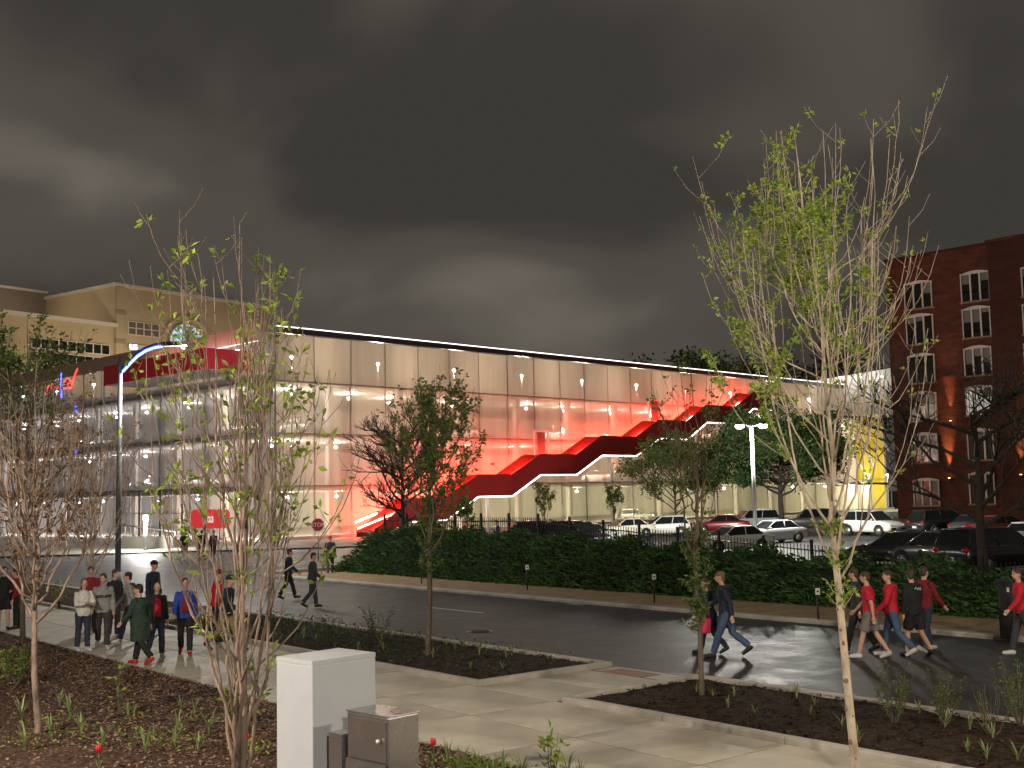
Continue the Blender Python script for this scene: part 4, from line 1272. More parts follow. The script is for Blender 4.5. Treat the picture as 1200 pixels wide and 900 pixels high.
# mulch bed plants
def mulch_pt(px, py):
    p = P(px, py, 0.10); s, n = toSN(p); p.z = mulch_z(s, n); return p
for (px, py, h, w, lb, lm, nl) in ((20, 806, 0.75, 0.42, 'rounded green shrub at the mulch edge beside the dry-leaved tree', m_leaf_mid, 420), (8, 800, 0.5, 0.2, 'lime leafed seedling next to the rounded shrub', m_leaf_lime, 60), (284, 850, 0.62, 0.34, 'broad-leaved lime shrub at the foot of the multi-stemmed tree', m_leaf_lime, 110), (141, 832, 0.85, 0.12, 'upright seedling with pale leaves standing alone in the mulch', m_leaf_lime, 26), (646, 908, 0.62, 0.16, 'bright green leafy sapling at the path edge in front of the slabs', m_leaf_lime, 46)):
    p = mulch_pt(px, py)
    shrub('seedling' if nl < 100 else 'mulch_shrub', lb, p, h, w, px + 3, lm, nl, 0.13 if lm is m_leaf_lime else 0.075, 'shrubs and seedlings in the mulch', 6 if nl < 100 else 14)
r_ = random.Random(19)
spr = [(25, 842), (70, 826), (82, 842), (150, 836), (157, 838), (212, 832), (228, 838), (95, 862), (180, 868), (208, 860), (60, 872), (120, 880), (170, 886), (205, 880), (232, 884), (245, 866), (30, 886), (488, 898), (540, 905), (560, 895), (577, 902), (590, 892), (612, 906), (525, 890), (365, 905), (665, 905), (680, 908)]
for k, (px, py) in enumerate(spr):
    p = mulch_pt(px, py)
    o = inst('mulch_sprout', sprouts[k % 4], None, p, r_.uniform(0, 6.28), (r_.uniform(0.9, 1.6),) * 3)
    tag(o, 'small pale green strap-leaved sprout pushing through the bark mulch', 'sprout', 'sprouts in the bark mulch')
for (px, py, lb) in ((508, 893, 'red tulip in the mulch beside the steel cabinet'), (289, 895, 'red tulip at the base of the multi-stemmed tree'), (115, 912, 'red tulip at the lower end of the mulch slope')):
    p = mulch_pt(px, py)
    t = empty('tulip', p, 0, lb, 'tulip', 'red tulips')
    MB().tube([(0, 0, 0), (0.01, 0, 0.15), (0, 0, 0.26)], 0.006, 5).build('stem', m_leaf_mid, t)
    for k in range(6):
        a = k * math.pi / 3
        MB().ell((math.cos(a) * 0.018, math.sin(a) * 0.018, 0.30), (0.022, 0.014, 0.045), 6, 5, Matrix.Rotation(a, 3, 'Z')).build('petal', m_petal, t)
    inst('leaves', sprouts[k % 4], t, (0, 0, 0), 0, (0.7, 0.7, 0.7))
# ================================================================== fence, lamps, signs, cabinets
def fence_top(s):
    return max(1.15, min(2.45, 2.45 - 0.062 * (s + 40)))
fence = empty('picket_fence', SN(-30, 33.4, 0), math.atan2(U.y, U.x), 'black metal picket fence along the parking lot behind the hedge', 'fence')
pk = MB().box((0, 0, 0.5), (0.022, 0.022, 1.0)).mesh('picket'); pk.materials.append(m_dark)
ps = MB().box((0, 0, 0.5), (0.085, 0.085, 1.0)).mesh('post'); ps.materials.append(m_dark)
s = -52.0; k = 0
while s < -11:
    h = fence_top(s)
    if k % 14 == 0:
        inst('post', ps, fence, (s + 30, 0, 0.05), 0, (1, 1, h + 0.18))
    else:
        inst('picket', pk, fence, (s + 30, 0, 0.05), 0, (1, 1, h))
    s += 0.148; k += 1
for i in range(21):
    s0 = -52 + 2.072 * i; s1 = s0 + 2.072
    if s1 > -10: break
    for dz in (-0.14, None):
        z0 = fence_top(s0) + dz if dz else 0.35; z1 = fence_top(s1) + dz if dz else 0.35
        MB().hexa([(s0 + 30.045, -0.02, z0 - 0.02), (s1 + 29.955, -0.02, z1 - 0.02), (s1 + 29.955, 0.02, z1 - 0.02), (s0 + 30.045, 0.02, z0 - 0.02)],
                  [(s0 + 30.045, -0.02, z0 + 0.02), (s1 + 29.955, -0.02, z1 + 0.02), (s1 + 29.955, 0.02, z1 + 0.02), (s0 + 30.045, 0.02, z0 + 0.02)]).build('rail', m_dark, fence)

m_pole = mat('galvanised_pole', (0.20, 0.205, 0.215), rough=0.5, metal=0.4)
m_polew = mat('pale_pole', (0.42, 0.42, 0.41), rough=0.45)
# twin-headed lot lamp
lp = PD(886, 634, 76.0); ltop = PD(880.5, 500, 76.0).z
lamp = empty('lot_lamp', (lp.x, lp.y, 0.06), 0, 'white twin-headed lamp post shining in the parking lot', 'lamp post')
MB().tube([(0, 0, 0), (0, 0, 0.7)], 0.28, 12).build('base', m_gconc, lamp)
MB().tube([(0, 0, 0.7), (0, 0, ltop)], [0.13, 0.10], 10).build('pole', m_polew, lamp)
for sx in (-1, 1):
    MB().tube([(0, 0, ltop - 0.05), (sx * 0.5, 0, ltop + 0.1)], 0.05, 6).build('arm', m_dark, lamp)
    hd = MB().tube([(sx * 0.75, 0, ltop + 0.05), (sx * 0.75, 0, ltop + 0.24)], [0.34, 0.2], 12).build('lamp_head', m_dark, lamp)
    MB().ell((sx * 0.75, 0, ltop - 0.02), (0.30, 0.30, 0.17), 12, 8).build('lens', m_lamp, hd)
    point_light('lot_light', (sx * 0.75, 0, ltop - 0.45), 5200, (1.0, 0.97, 0.88), 0.22, lamp)
# street lamp with a blue glowing arm
sp_ = P(138, 684, 0); Ys = sp_.y
bl = empty('blue_arm_street_lamp', (sp_.x, sp_.y, 0), 0, 'tall street lamp with a curved blue glowing arm', 'street lamp')
def at_lamp(px, py):
    q = PD(px, py, Ys); return Vector((q.x - sp_.x, 0, q.z))
zt = at_lamp(141, 420).z
MB().tube([(0, 0, 0), (0, 0, 0.5)], 0.17, 12).build('base', m_pole, bl)
MB().tube([(0, 0, 0.5), (0.02, 0, zt)], [0.13, 0.10], 12).build('pole', m_pole, bl)
arc = [at_lamp(*q) for q in ((144, 433), (152, 424), (161, 415), (171, 408.5), (181, 405), (190, 403.5))]
MB().tube(arc, 0.10, 8).build('arm', mat('blue_arm', (0.05, 0.08, 0.6), rough=0.4), bl)
tubeb = MB().tube([p + Vector((0.03, -0.08, -0.10)) for p in arc], 0.065, 8).build('blue_light_tube', emit_mat('led_blue', (0.07, 0.16, 1.0), 6.0), bl)
MB().tube([p + Vector((0.05, -0.15, -0.12)) for p in arc], 0.022, 6).build('blue_light_core', emit_mat('led_blue_core', (0.35, 0.75, 1.0), 5.0), bl)
h0 = at_lamp(190, 403.5); h1 = at_lamp(211, 403)
hd = MB().box((h0 + h1) / 2, ((h1 - h0).x, 0.36, 0.2)).build('lamp_head', m_dark, bl)
h2 = at_lamp(217, 406.5)
MB().ell(h2, (0.20, 0.16, 0.09)).build('lens', m_lamp, bl)
point_light('street_light', h2 + Vector((0.0, 0, -0.35)), 4000, (1.0, 0.94, 0.84), 0.2, bl)
# bollard lamp, low wall and rail by the lobby
q = PD(170.5, 646, 86); qz = PD(170, 608, 86).z
bo = empty('bollard_lamp', (q.x, q.y, 0.1), 0, 'grey column lamp glowing at the top by the low lobby wall', 'lamp')
MB().tube([(0, 0, 0), (0, 0, qz - 0.2)], 0.16, 10).build('column', m_pole, bo)
MB().tube([(0, 0, qz - 0.2), (0, 0, qz + 0.15)], 0.17, 10).build('lantern', m_lamp, bo)
point_light('bollard_light', (0.0, -0.5, qz), 2000, (1, 0.97, 0.9), 0.2, bo)
wa, wb = PD(143, 645, 92), PD(196, 647, 88)
lw = empty('low_wall', (0, 0, 0), 0, 'low grey concrete wall with white handrail in front of the lobby', 'wall')
d_ = (Vector((wb.x, wb.y, 0)) - Vector((wa.x, wa.y, 0))); dn = Vector((-d_.y, d_.x, 0)).normalized() * 0.5
a = Vector((wa.x, wa.y, 0.1)); b = Vector((wb.x, wb.y, 0.1)); hz = Vector((0, 0, 0.85))
MB().hexa([a, b, b + dn, a + dn], [a + hz, b + hz, b + dn + hz, a + dn + hz]).build('wall', m_gconc, lw)
for k in range(6):
    p = a.lerp(b + d_ * 0.1, k / 5) + dn * 0.5 + hz
    MB().tube([p, p + Vector((0, 0, 0.85 - 0.1 * k))], 0.035, 6).build('rail_post', m_white, lw)
MB().tube([a + dn * .5 + hz + Vector((0, 0, .85)), b + d_ * 0.1 + dn * .5 + hz + Vector((0, 0, .35))], 0.045, 6).build('handrail', m_white, lw)
# stop sign
q = P(373, 657, 0.0)
st = empty('stop_sign', (q.x, q.y, 0.0), R(-8), 'red octagonal stop sign on a thin post at the corner', 'stop sign')
sz = PD(374, 615, q.y).z
MB().tube([(0, 0, 0), (0, 0, sz + 0.3)], 0.035, 6).build('post', m_pole, st)
oc = [(0.41 * math.cos(R(22.5 + 45 * k)), -0.05, sz + 0.41 * math.sin(R(22.5 + 45 * k))) for k in range(8)]
pl = MB().prism(oc, (0, 0.02, 0)).build('plate', m_white, st)
oc2 = [(0.375 * math.cos(R(22.5 + 45 * k)), -0.056, sz + 0.375 * math.sin(R(22.5 + 45 * k))) for k in range(8)]
MB().prism(oc2, (0, 0.005, 0)).build('red_face', mat('sign_red', (0.30, 0.012, 0.02), rough=0.4), pl)
fc = bpy.data.curves.new('letters', 'FONT'); fc.body = 'STOP'; fc.size = 0.31; fc.align_x = 'CENTER'; fc.align_y = 'CENTER'; fc.extrude = 0.002
fo = bpy.data.objects.new('letters', fc); COL.objects.link(fo); fo.parent = pl; fo.location = (0, -0.063, sz); fo.rotation_euler = (math.pi / 2, 0, 0)
fo = text_mesh(fo)
fo.data.materials.append(m_white)
# sign stakes along the far footway
for (px, pt, pb, lb) in ((618, 664, 691, 'short dark stake with a small white plate, between hedge and planter tree'), (767, 675, 706, 'short dark stake with a small white plate, between the other two stakes'), (959, 692, 727, 'short dark stake with a small white plate behind the pale-barked tree'), (494, 655, 684, 'short dark stake with a small white plate behind the leafy planter tree')):
    q = P(px, pb, 0.075); zt_ = PD(px, pt, q.y).z - 0.075
    s_ = empty('marker_stake', q, R(15), lb, 'stake', 'marker stakes along the hedge')
    MB().tube([(0, 0, 0), (0, 0, zt_ - 0.1)], 0.025, 6).build('stake', m_dark, s_)
    MB().box((0, -0.03, zt_ - 0.02), (0.13, 0.015, 0.17)).build('plate', m_white, s_)
    MB().box((0, -0.04, zt_ - 0.02), (0.06, 0.005, 0.04)).build('print', m_dark, s_)
# dark pay column by the far kerb
q = P(1183, 748, 0.075)
pc = empty('pay_column', q, R(-35), 'black rectangular pay column beside the hedge at the far kerb', 'pay column')
bevelled(MB().box((0, 0, 0.62), (0.34, 0.26, 1.24)).build('housing', mat('black_powder', (0.012, 0.012, 0.013), rough=0.5), pc), 0.015)
MB().box((0, 0, 1.265), (0.38, 0.30, 0.05)).build('cap', m_dark, pc)
MB().box((0.06, -0.135, 1.08), (0.05, 0.012, 0.1)).build('reader', m_white, pc)
# white utility cabinet and the steel box beside it
m_cab = mat('cabinet_paint', (0.42, 0.445, 0.475), rough=0.45, var=0.05, vscale=2, bump=0.05, bscale=30)
m_steel = mat('brushed_steel', (0.40, 0.395, 0.40), rough=0.27, metal=0.9, var=0.04, vscale=2, rvar=0.05)
Y0 = 12.6
c0 = PD(366, 775, Y0)
cz = c0.z
cabx = empty('utility_cabinet', (c0.x, c0.y, 0.08), R(46), 'tall plain white utility cabinet standing in the mulch', 'cabinet')
W1, W2 = 0.66, 0.86
# near corner is at the origin; one face runs to the left, one to the right
def corner_box(mb, wl, wr, z0, z1, dx=0, dy=0):
    mb.hexa([(dx, dy, z0), (dx + wr, dy, z0), (dx + wr, dy + wl, z0), (dx, dy + wl, z0)], [(dx, dy, z1), (dx + wr, dy, z1), (dx + wr, dy + wl, z1), (dx, dy + wl, z1)])
    return mb
bevelled(corner_box(MB(), W1 * 1.0, W2, 0.0, cz - 0.13).build('housing', m_cab, cabx), 0.012)
bevelled(corner_box(MB(), W1, W2, cz - 0.1295, cz - 0.08).build('lid', m_cab, cabx), 0.002)
c1 = PD(455, 840, 11.9)
sb_ = empty('steel_box', (c1.x, c1.y, 0.08), R(46), 'low brown-grey steel control box beside the white cabinet', 'control box')
bz_ = c1.z - 0.08
bevelled(corner_box(MB(), 0.66, 0.40, 0.0, bz_ - 0.02).build('housing', m_steel, sb_), 0.008)
bevelled(corner_box(MB(), 0.68, 0.42, bz_ - 0.017, bz_, -0.01, -0.01).build('lid', m_steel, sb_), 0.004)
MB().box((-0.006, 0.33, bz_ - 0.26), (0.012, 0.60, 0.40)).build('door', m_steel, sb_)
fl_ = MB().box((-0.05, 0.33, bz_ - 0.64), (0.014, 0.62, 0.34), Matrix.Rotation(R(7), 3, 'Y')).build('flap', m_steel, sb_)
for (y_, z_, x_) in ((0.12, bz_ - 0.25, -0.02), (0.10, bz_ - 0.60, -0.06)):
    MB().tube([(x_, y_, z_), (x_ - 0.03, y_, z_)], 0.02, 8).build('lock', m_white, sb_)
MB().box((0.10, 0.80, (bz_ - 0.25) / 2), (0.3, 0.22, bz_ - 0.25)).build('side_duct', m_steel, sb_)

# street lamps standing outside the picture that light the near path and bed
def park_lamp(name, x, y, z, power, col, label, spot=None, aim=None):
    o = empty(name, (x, y, 0), 0, label, 'lamp post', 'park lamps along the path')
    MB().tube([(0, 0, 0), (0, 0, z)], [0.1, 0.07], 10).build('pole', m_pole, o)
    MB().box((0, 0, z + 0.06), (0.5, 0.3, 0.12)).build('lamp_head', m_dark, o)
    MB().ell((0, 0, z - 0.02), (0.2, 0.12, 0.06)).build('lens', m_lamp, o)
    point_light('park_light', (0, 0, z - 0.2), power, col, 0.18, o)
park_lamp('park_lamp', -11.0, 8.5, 7.5, 10500, (1.0, 0.86, 0.70), 'park lamp post beside the near end of the footpath')
park_lamp('park_lamp', 3.0, -7.5, 8.5, 14000, (1.0, 0.89, 0.74), 'park lamp post behind the viewpoint')
park_lamp('park_lamp', 13.0, 9.0, 8.0, 6000, (1.0, 0.85, 0.66), 'park lamp post beside the planter end')

# concrete pads, hinges and vents of the two cabinets
MB().box((W2 / 2, W1 / 2, 0.02), (W2 + 0.24, W1 + 0.24, 0.14)).build('concrete_pad', m_kerb, cabx)
for k in range(3):
    MB().box((W2 + 0.008, 0.07, 0.35 + 0.5 * k), (0.016, 0.05, 0.12)).build('hinge', m_alu, cabx)
MB().box((0.20, 0.33, 0.02), (0.62, 0.86, 0.12)).build('concrete_pad', m_kerb, sb_)
for k in range(5):
    MB().box((0.405, 0.33, bz_ - 0.5 - 0.05 * k), (0.012, 0.30, 0.022)).build('vent_slat', m_dark, sb_)
# creeping plants between the sprouts
lv = Leaves(); r_ = random.Random(77)
for (px, py, rad_, cnt) in ((60, 850, 0.5, 35), (95, 868, 0.6, 45), (170, 872, 0.7, 60), (210, 880, 0.5, 40), (240, 850, 0.4, 20), (30, 878, 0.5, 30), (150, 848, 0.4, 20), (560, 898, 0.45, 130), (590, 902, 0.4, 90), (530, 896, 0.35, 60), (300, 888, 0.4, 60)):
    c = mulch_pt(px, py)
    for k in range(cnt):
        a = r_.uniform(0, 6.28); rr = rad_ * r_.random() ** 0.7
        p = Vector((c.x + math.cos(a) * rr, c.y + math.sin(a) * rr, c.z + r_.uniform(0.01, 0.12)))
        lv.leaf(p, Vector((r_.gauss(0, 1), r_.gauss(0, 1), r_.uniform(0.1, 1))), r_.uniform(0.04, 0.09), r_.uniform(0.02, 0.04), r_)
o = lv.build('creeping_plants', m_leaf_lime, None); tag(o, kind='stuff')
# ================================================================== cars
m_tyre = mat('tyre', (0.012, 0.012, 0.012), rough=0.85)
m_rim = mat('rim', (0.45, 0.45, 0.46), rough=0.3, metal=0.8)
m_cglass = mat('car_glass', (0.010, 0.012, 0.014), rough=0.05, spec=0.7)
m_headl = mat('headlight_glass', (0.55, 0.55, 0.55), rough=0.1)
m_taill = mat('taillight_red', (0.45, 0.01, 0.012), rough=0.15)
m_plate = mat('plate_white', (0.6, 0.6, 0.58), rough=0.5)
m_trim = mat('black_trim', (0.014, 0.014, 0.015), rough=0.6)
def paint(name, c):
    return mat('paint_' + name, c, rough=0.28, coat=0.8, metal=0.0)
PAINT = dict(black=paint('black', (0.010, 0.010, 0.012)), white=paint('white', (0.72, 0.72, 0.69)), cream=paint('cream', (0.66, 0.62, 0.50)), silver=paint('silver', (0.42, 0.44, 0.43)), red=paint('red', (0.23, 0.012, 0.015)), grey=paint('grey', (0.055, 0.055, 0.058)), blue=paint('blue', (0.03, 0.05, 0.12)))
def car_parts(kind):
    """list of (part, parent part or None, mesh)"""
    if kind == 'sedan':
        L, Wd, belt, roof = 4.6, 0.90, 0.92, 1.43
        st = [(-2.30, .34, .62, .70), (-2.22, .30, .88, .80), (-1.75, .24, .98, .88), (-0.9, .20, .97, .90), (0.3, .20, .95, .90), (0.95, .20, .93, .90), (1.7, .22, .84, .87), (2.15, .26, .72, .80), (2.30, .34, .56, .68)]
        gb = (-1.72, 1.08); gt = (-1.05, 0.22)
    elif kind == 'hatch':
        L, Wd, belt, roof = 4.1, 0.87, 0.95, 1.52
        st = [(-2.02, .36, .72, .70), (-1.98, .30, .98, .80), (-1.5, .24, 1.0, .86), (-0.7, .20, .98, .87), (0.3, .20, .96, .87), (0.95, .20, .94, .86), (1.6, .24, .84, .83), (1.92, .28, .70, .76), (2.05, .36, .54, .64)]
        gb = (-1.92, 1.10); gt = (-1.55, 0.25)
    else:
        L, Wd, belt, roof = 4.75, 0.96, 1.10, 1.76
        st = [(-2.36, .42, .80, .78), (-2.32, .36, 1.10, .88), (-1.8, .28, 1.13, .95), (-0.8, .26, 1.12, .96), (0.4, .26, 1.10, .96), (1.1, .26, 1.08, .95), (1.8, .28, 1.0, .93), (2.22, .32, .86, .86), (2.38, .42, .66, .74)]
        gb = (-2.26, 1.18); gt = (-1.95, 0.42)
    out = []
    rings = []
    for (x, zb, zt, w) in st:
        zm = zb + (zt - zb) * 0.55
        half = [(0, zb), (w * 0.88, zb), (w * 0.985, zb + 0.10), (w, zm), (w * 0.975, zt - 0.07), (w * 0.90, zt), (w * 0.45, zt + 0.025)]
        ring = [Vector((x, y, z)) for y, z in half] + [Vector((x, 0, zt + 0.03))] + [Vector((x, -y, z)) for y, z in reversed(half[1:])]
        rings.append(ring)
    out.append(('body', None, MB().loft(rings).mesh('body'), 'paint'))
    wB, wT = Wd * 0.90, Wd * 0.70
    zB = belt - 0.02; x0, x1 = gb; t0, t1 = gt
    def gl(name, pts, th=0.02):
        n_ = (Vector(pts[1]) - Vector(pts[0])).cross(Vector(pts[2]) - Vector(pts[0])).normalized()
        return (name, None, MB().prism(pts, n_ * th).mesh(name), 'glass')
    b = [(x0, -wB, zB), (x1, -wB, zB), (x1, wB, zB), (x0, wB, zB)]
    t = [(t0, -wT, roof - 0.04), (t1, -wT, roof - 0.04), (t1, wT, roof - 0.04), (t0, wT, roof - 0.04)]
    out.append(gl('windshield', [b[1], b[2], t[2], t[1]]))
    out.append(gl('rear_window', [b[3], b[0], t[0], t[3]]))
    out.append(gl('side_window', [b[0], b[1], t[1], t[0]]))
    out.append(gl('side_window', [b[2], b[3], t[3], t[2]]))
    rr = []
    for k in range(6):
        f_ = k / 5; x = t0 - 0.08 + (t1 - t0 + 0.16) * f_; cr = 0.045 * math.sin(math.pi * f_)
        half = [(wT + 0.02, roof - 0.05), (wT, roof - 0.01 + cr * 0.3), (wT * 0.6, roof + cr), (0, roof + cr + 0.012)]
        rr.append([Vector((x, y, z)) for y, z in half] + [Vector((x, -y, z)) for y, z in reversed(half[:-1])] + [Vector((x, 0, roof - 0.06))])
    out.append(('roof', None, MB().loft(rr).mesh('roof'), 'paint'))
    mb = MB()
    for sgn in (-1, 1):
        for (xb, xt) in ((x0 + 0.02, t0), (x1 - 0.02, t1), ((x0 + x1) / 2 - 0.1, (t0 + t1) / 2 - 0.05)):
            mb.tube([(xb, sgn * (wB + 0.008), zB - 0.02), (xt, sgn * (wT + 0.012), roof - 0.03)], 0.038, 5)
        mb.tube([(x0, sgn * (wB + 0.01), zB), (x1, sgn * (wB + 0.01), zB)], 0.02, 4)
    out.append(('window_pillars', None, mb.mesh('window_pillars'), 'paint'))
    ax = (-L * 0.295, L * 0.305); rw = 0.33 if kind != 'suv' else 0.37
    whm = MB().tube([(0, -0.11, 0), (0, -0.09, 0), (0, 0.09, 0), (0, 0.11, 0)], [rw - 0.03, rw, rw, rw - 0.03], 20).mesh('wheel')
    rim = MB().tube([(0, -0.125, 0), (0, 0.125, 0)], rw * 0.62, 16)
    rimm = rim.mesh('rim')
    arch = MB().tube([(0, -0.02, 0), (0, 0.02, 0)], rw + 0.055, 20).mesh('wheel_arch')
    for xx in ax:
        for sgn in (-1, 1):
            out.append(('wheel_arch', None, arch, 'trim', (xx, sgn * (Wd - 0.008), rw + 0.03)))
            out.append(('wheel', None, whm, 'tyre', (xx, sgn * (Wd - 0.085), rw)))
            out.append(('rim', 'wheel', rimm, 'rim', (0, 0, 0)))
    xf = st[-2][0]; xr = st[1][0]
    for sgn in (-1, 1):
        out.append(('headlight', None, MB().ell((xf + 0.02, sgn * Wd * 0.66, st[-2][2] - 0.10), (0.16, 0.17, 0.075), 8, 5).mesh('headlight'), 'head'))
        out.append(('taillight', None, MB().ell((xr + 0.0, sgn * Wd * 0.74, st[1][2] - 0.14), (0.10, 0.16, 0.09), 8, 5).mesh('taillight'), 'tail'))
        out.append(('mirror', None, MB().ell((x1 - 0.25, sgn * (Wd + 0.06), belt + 0.06), (0.07, 0.11, 0.07), 8, 5).mesh('mirror'), 'paint'))
    out.append(('front_bumper', None, MB().box((st[-1][0] - 0.05, 0, st[-1][1] + 0.10), (0.14, Wd * 1.45, 0.14)).mesh('front_bumper'), 'trim'))
    out.append(('rear_bumper', None, MB().box((st[0][0] + 0.02, 0, st[0][1] + 0.06), (0.12, Wd * 1.5, 0.14)).mesh('rear_bumper'), 'trim'))
    out.append(('license_plate', None, MB().box((st[-1][0] + 0.03, 0, st[-1][1] + 0.12), (0.02, 0.45, 0.14)).mesh('license_plate'), 'plate'))
    out.append(('license_plate', None, MB().box((st[0][0] - 0.05, 0, st[0][1] + 0.20), (0.02, 0.45, 0.14)).mesh('license_plate'), 'plate'))
    for o in out:
        o[2].materials.append(m_trim)
    return out
CARLIB = {k: car_parts(k) for k in ('sedan', 'hatch', 'suv')}
CM = dict(glass=m_cglass, tyre=m_tyre, rim=m_rim, trim=m_trim, head=m_headl, tail=m_taill, plate=m_plate)
def car(kind, color, loc, heading, label, group, simple=False):
    root = empty('parked_car', loc, heading, label, 'car', group)
    last = None
    for it in CARLIB[kind]:
        if simple and it[0] in ('license_plate', 'mirror', 'rim', 'wheel_arch'): continue
        nm, par, me, mk = it[:4]; l_ = it[4] if len(it) > 4 else (0, 0, 0)
        o = inst(nm, me, last if par else root, l_, 0, None, PAINT[color] if mk == 'paint' else CM[mk])
        if nm == 'wheel': last = o
    return root
LG = 'cars parked in the lot behind the hedge'
def lot_car(px, py, Y, kind, color, hd, label):
    p = PD(px, py, Y); p.z = 0.062
    return car(kind, color, p, R(hd), label, LG)
# (centre pixel, distance, kind, colour, heading in degrees (0 = to the right))
lot_car(612, 625, 74, 'suv', 'black', 190, 'black car behind the fence, nearest the foot of the red staircase')
lot_car(676, 622, 72, 'suv', 'black', -50, 'black SUV facing the fence, between the black car and the cream sedan')
lot_car(690, 618, 79, 'sedan', 'silver', -45, 'silver sedan half hidden behind the black SUV')
lot_car(732, 616, 90, 'sedan', 'cream', 200, 'cream sedan beside the white hatchback')
lot_car(777, 618, 92, 'hatch', 'white', 186, 'white hatchback seen from the side, in front of the garage wall')
lot_car(845, 615, 96, 'sedan', 'red', 170, 'dark red car behind the white sedan near the lamp post')
lot_car(858, 632, 66, 'sedan', 'white', 200, 'white sedan just behind the fence by the lamp post')
lot_car(905, 625, 76, 'sedan', 'silver', 205, 'silver-green sedan directly beside the lot lamp')
lot_car(880, 612, 98, 'suv', 'silver', 190, 'silver SUV behind the lot lamp next to the dark red car')
lot_car(950, 612, 96, 'suv', 'grey', 170, 'grey SUV behind the pale-barked tree')
lot_car(1022, 616, 84, 'suv', 'white', -60, 'white SUV facing the fence beside the yellow wall')
lot_car(1052, 645, 52, 'sedan', 'black', 150, 'black sedan with red rear light, beside the grey hatchback')
lot_car(1100, 643, 50, 'hatch', 'grey', 125, 'dark grey hatchback between the black sedan and the black SUV')
lot_car(1163, 645, 46.5, 'suv', 'black', 28, 'large black SUV with red tail lights near the bare black tree')
lot_car(1105, 618, 82, 'suv', 'black', 20, 'black SUV in the back row under the brick wall')
lot_car(1148, 618, 80, 'sedan', 'grey', 30, 'grey sedan in the back row under the brick wall')
lot_car(1176, 617, 76, 'sedan', 'red', 20, 'red sedan in the back row behind the large black SUV')
lot_car(1215, 625, 62, 'sedan', 'white', 30, 'white sedan behind the tail of the large black SUV')
lot_car(528, 622, 70, 'sedan', 'black', 185, 'dark low sedan under the lower stair landing')
GGR = 'cars parked inside the garage'
def g_car(px, lev, kind, color, side, label, depth=3.2):
    # deck height fixes the place: stand the car on the slab behind the screen at this column of the picture
    if side == 'L':
        q = on_left(px, 500, -depth); lp_ = Vector((depth, q.y, LV[lev] + 0.015)); hd = GA + math.pi
    else:
        q = on_right(px, 500, -depth); lp_ = Vector((q.x, depth, LV[lev] + 0.015)); hd = GA - math.pi / 2
    w = GW(*lp_)
    return car(kind, color, w, hd, label, GGR, simple=True)
for (px, lev, kind, color, side, lb) in (
    (272, 2, 'suv', 'white', 'L', 'white SUV on the upper garage deck near the rounded corner'),
    (228, 1, 'sedan', 'silver', 'L', 'silver sedan on the lower garage deck above the red banner'),
    (112, 2, 'suv', 'white', 'L', 'white SUV on the upper garage deck left of the lamp pole'),
    (68, 2, 'sedan', 'silver', 'L', 'silver sedan on the upper garage deck under the neon mark'),
    (175, 1, 'hatch', 'grey', 'L', 'grey hatchback on the lower garage deck right of the lamp pole'),
    (552, 2, 'sedan', 'white', 'R', 'white sedan on the upper deck behind the screen above the first landings'),
    (660, 2, 'suv', 'white', 'R', 'white SUV on the upper deck behind the screen above the third landing'),
    (697, 2, 'hatch', 'silver', 'R', 'silver hatchback on the upper deck beside the white SUV'),
    (352, 2, 'sedan', 'silver', 'R', 'silver sedan on the upper deck behind the multi-stemmed tree'),
    (702, 1, 'sedan', 'white', 'R', 'white sedan on the lower deck under the staircase, above the cream sedan'),
    (745, 0, 'hatch', 'white', 'R', 'white hatchback on the ground deck behind the white parked hatchback')):
    g_car(px, lev, kind, color, side, lb)
# ================================================================== people
m_skin = mat('skin', (0.52, 0.30, 0.21), rough=0.6)
def cloth(name, c, var=0.15):
    return mat('cloth_' + name, c, rough=0.85, var=var, vscale=9, bump=0.3, bscale=30)
CL = dict(navy=cloth('navy', (0.014, 0.020, 0.045)), black=cloth('black', (0.012, 0.012, 0.014)), red=cloth('red', (0.50, 0.012, 0.03)), darkred=cloth('darkred', (0.20, 0.012, 0.018)), grey=cloth('grey', (0.24, 0.24, 0.23)), white=cloth('white', (0.62, 0.60, 0.56)), jeans=cloth('jeans', (0.06, 0.095, 0.17)), djeans=cloth('djeans', (0.025, 0.035, 0.065)), green=cloth('green', (0.022, 0.045, 0.032)), royal=cloth('royal', (0.02, 0.05, 0.30)), khaki=cloth('khaki', (0.22, 0.15, 0.085)), charcoal=cloth('charcoal', (0.04, 0.04, 0.043)), pink=cloth('pink', (0.65, 0.03, 0.10)), gshort=cloth('gshort', (0.16, 0.15, 0.14)), purple=cloth('purple', (0.08, 0.03, 0.12)))
m_shoe_w = mat('shoe_white', (0.55, 0.54, 0.52), rough=0.6); m_shoe_b = mat('shoe_black', (0.012, 0.012, 0.012), rough=0.6); m_shoe_r = mat('shoe_red', (0.4, 0.02, 0.02), rough=0.6)
m_hair_b = mat('hair_brown', (0.05, 0.03, 0.018), rough=0.7); m_hair_k = mat('hair_black', (0.012, 0.010, 0.009), rough=0.7); m_hair_g = mat('hair_sandy', (0.16, 0.10, 0.055), rough=0.7)
m_eye = mat('eye_dark', (0.01, 0.01, 0.01), rough=0.2); m_lip = mat('lip', (0.30, 0.10, 0.08), rough=0.5)

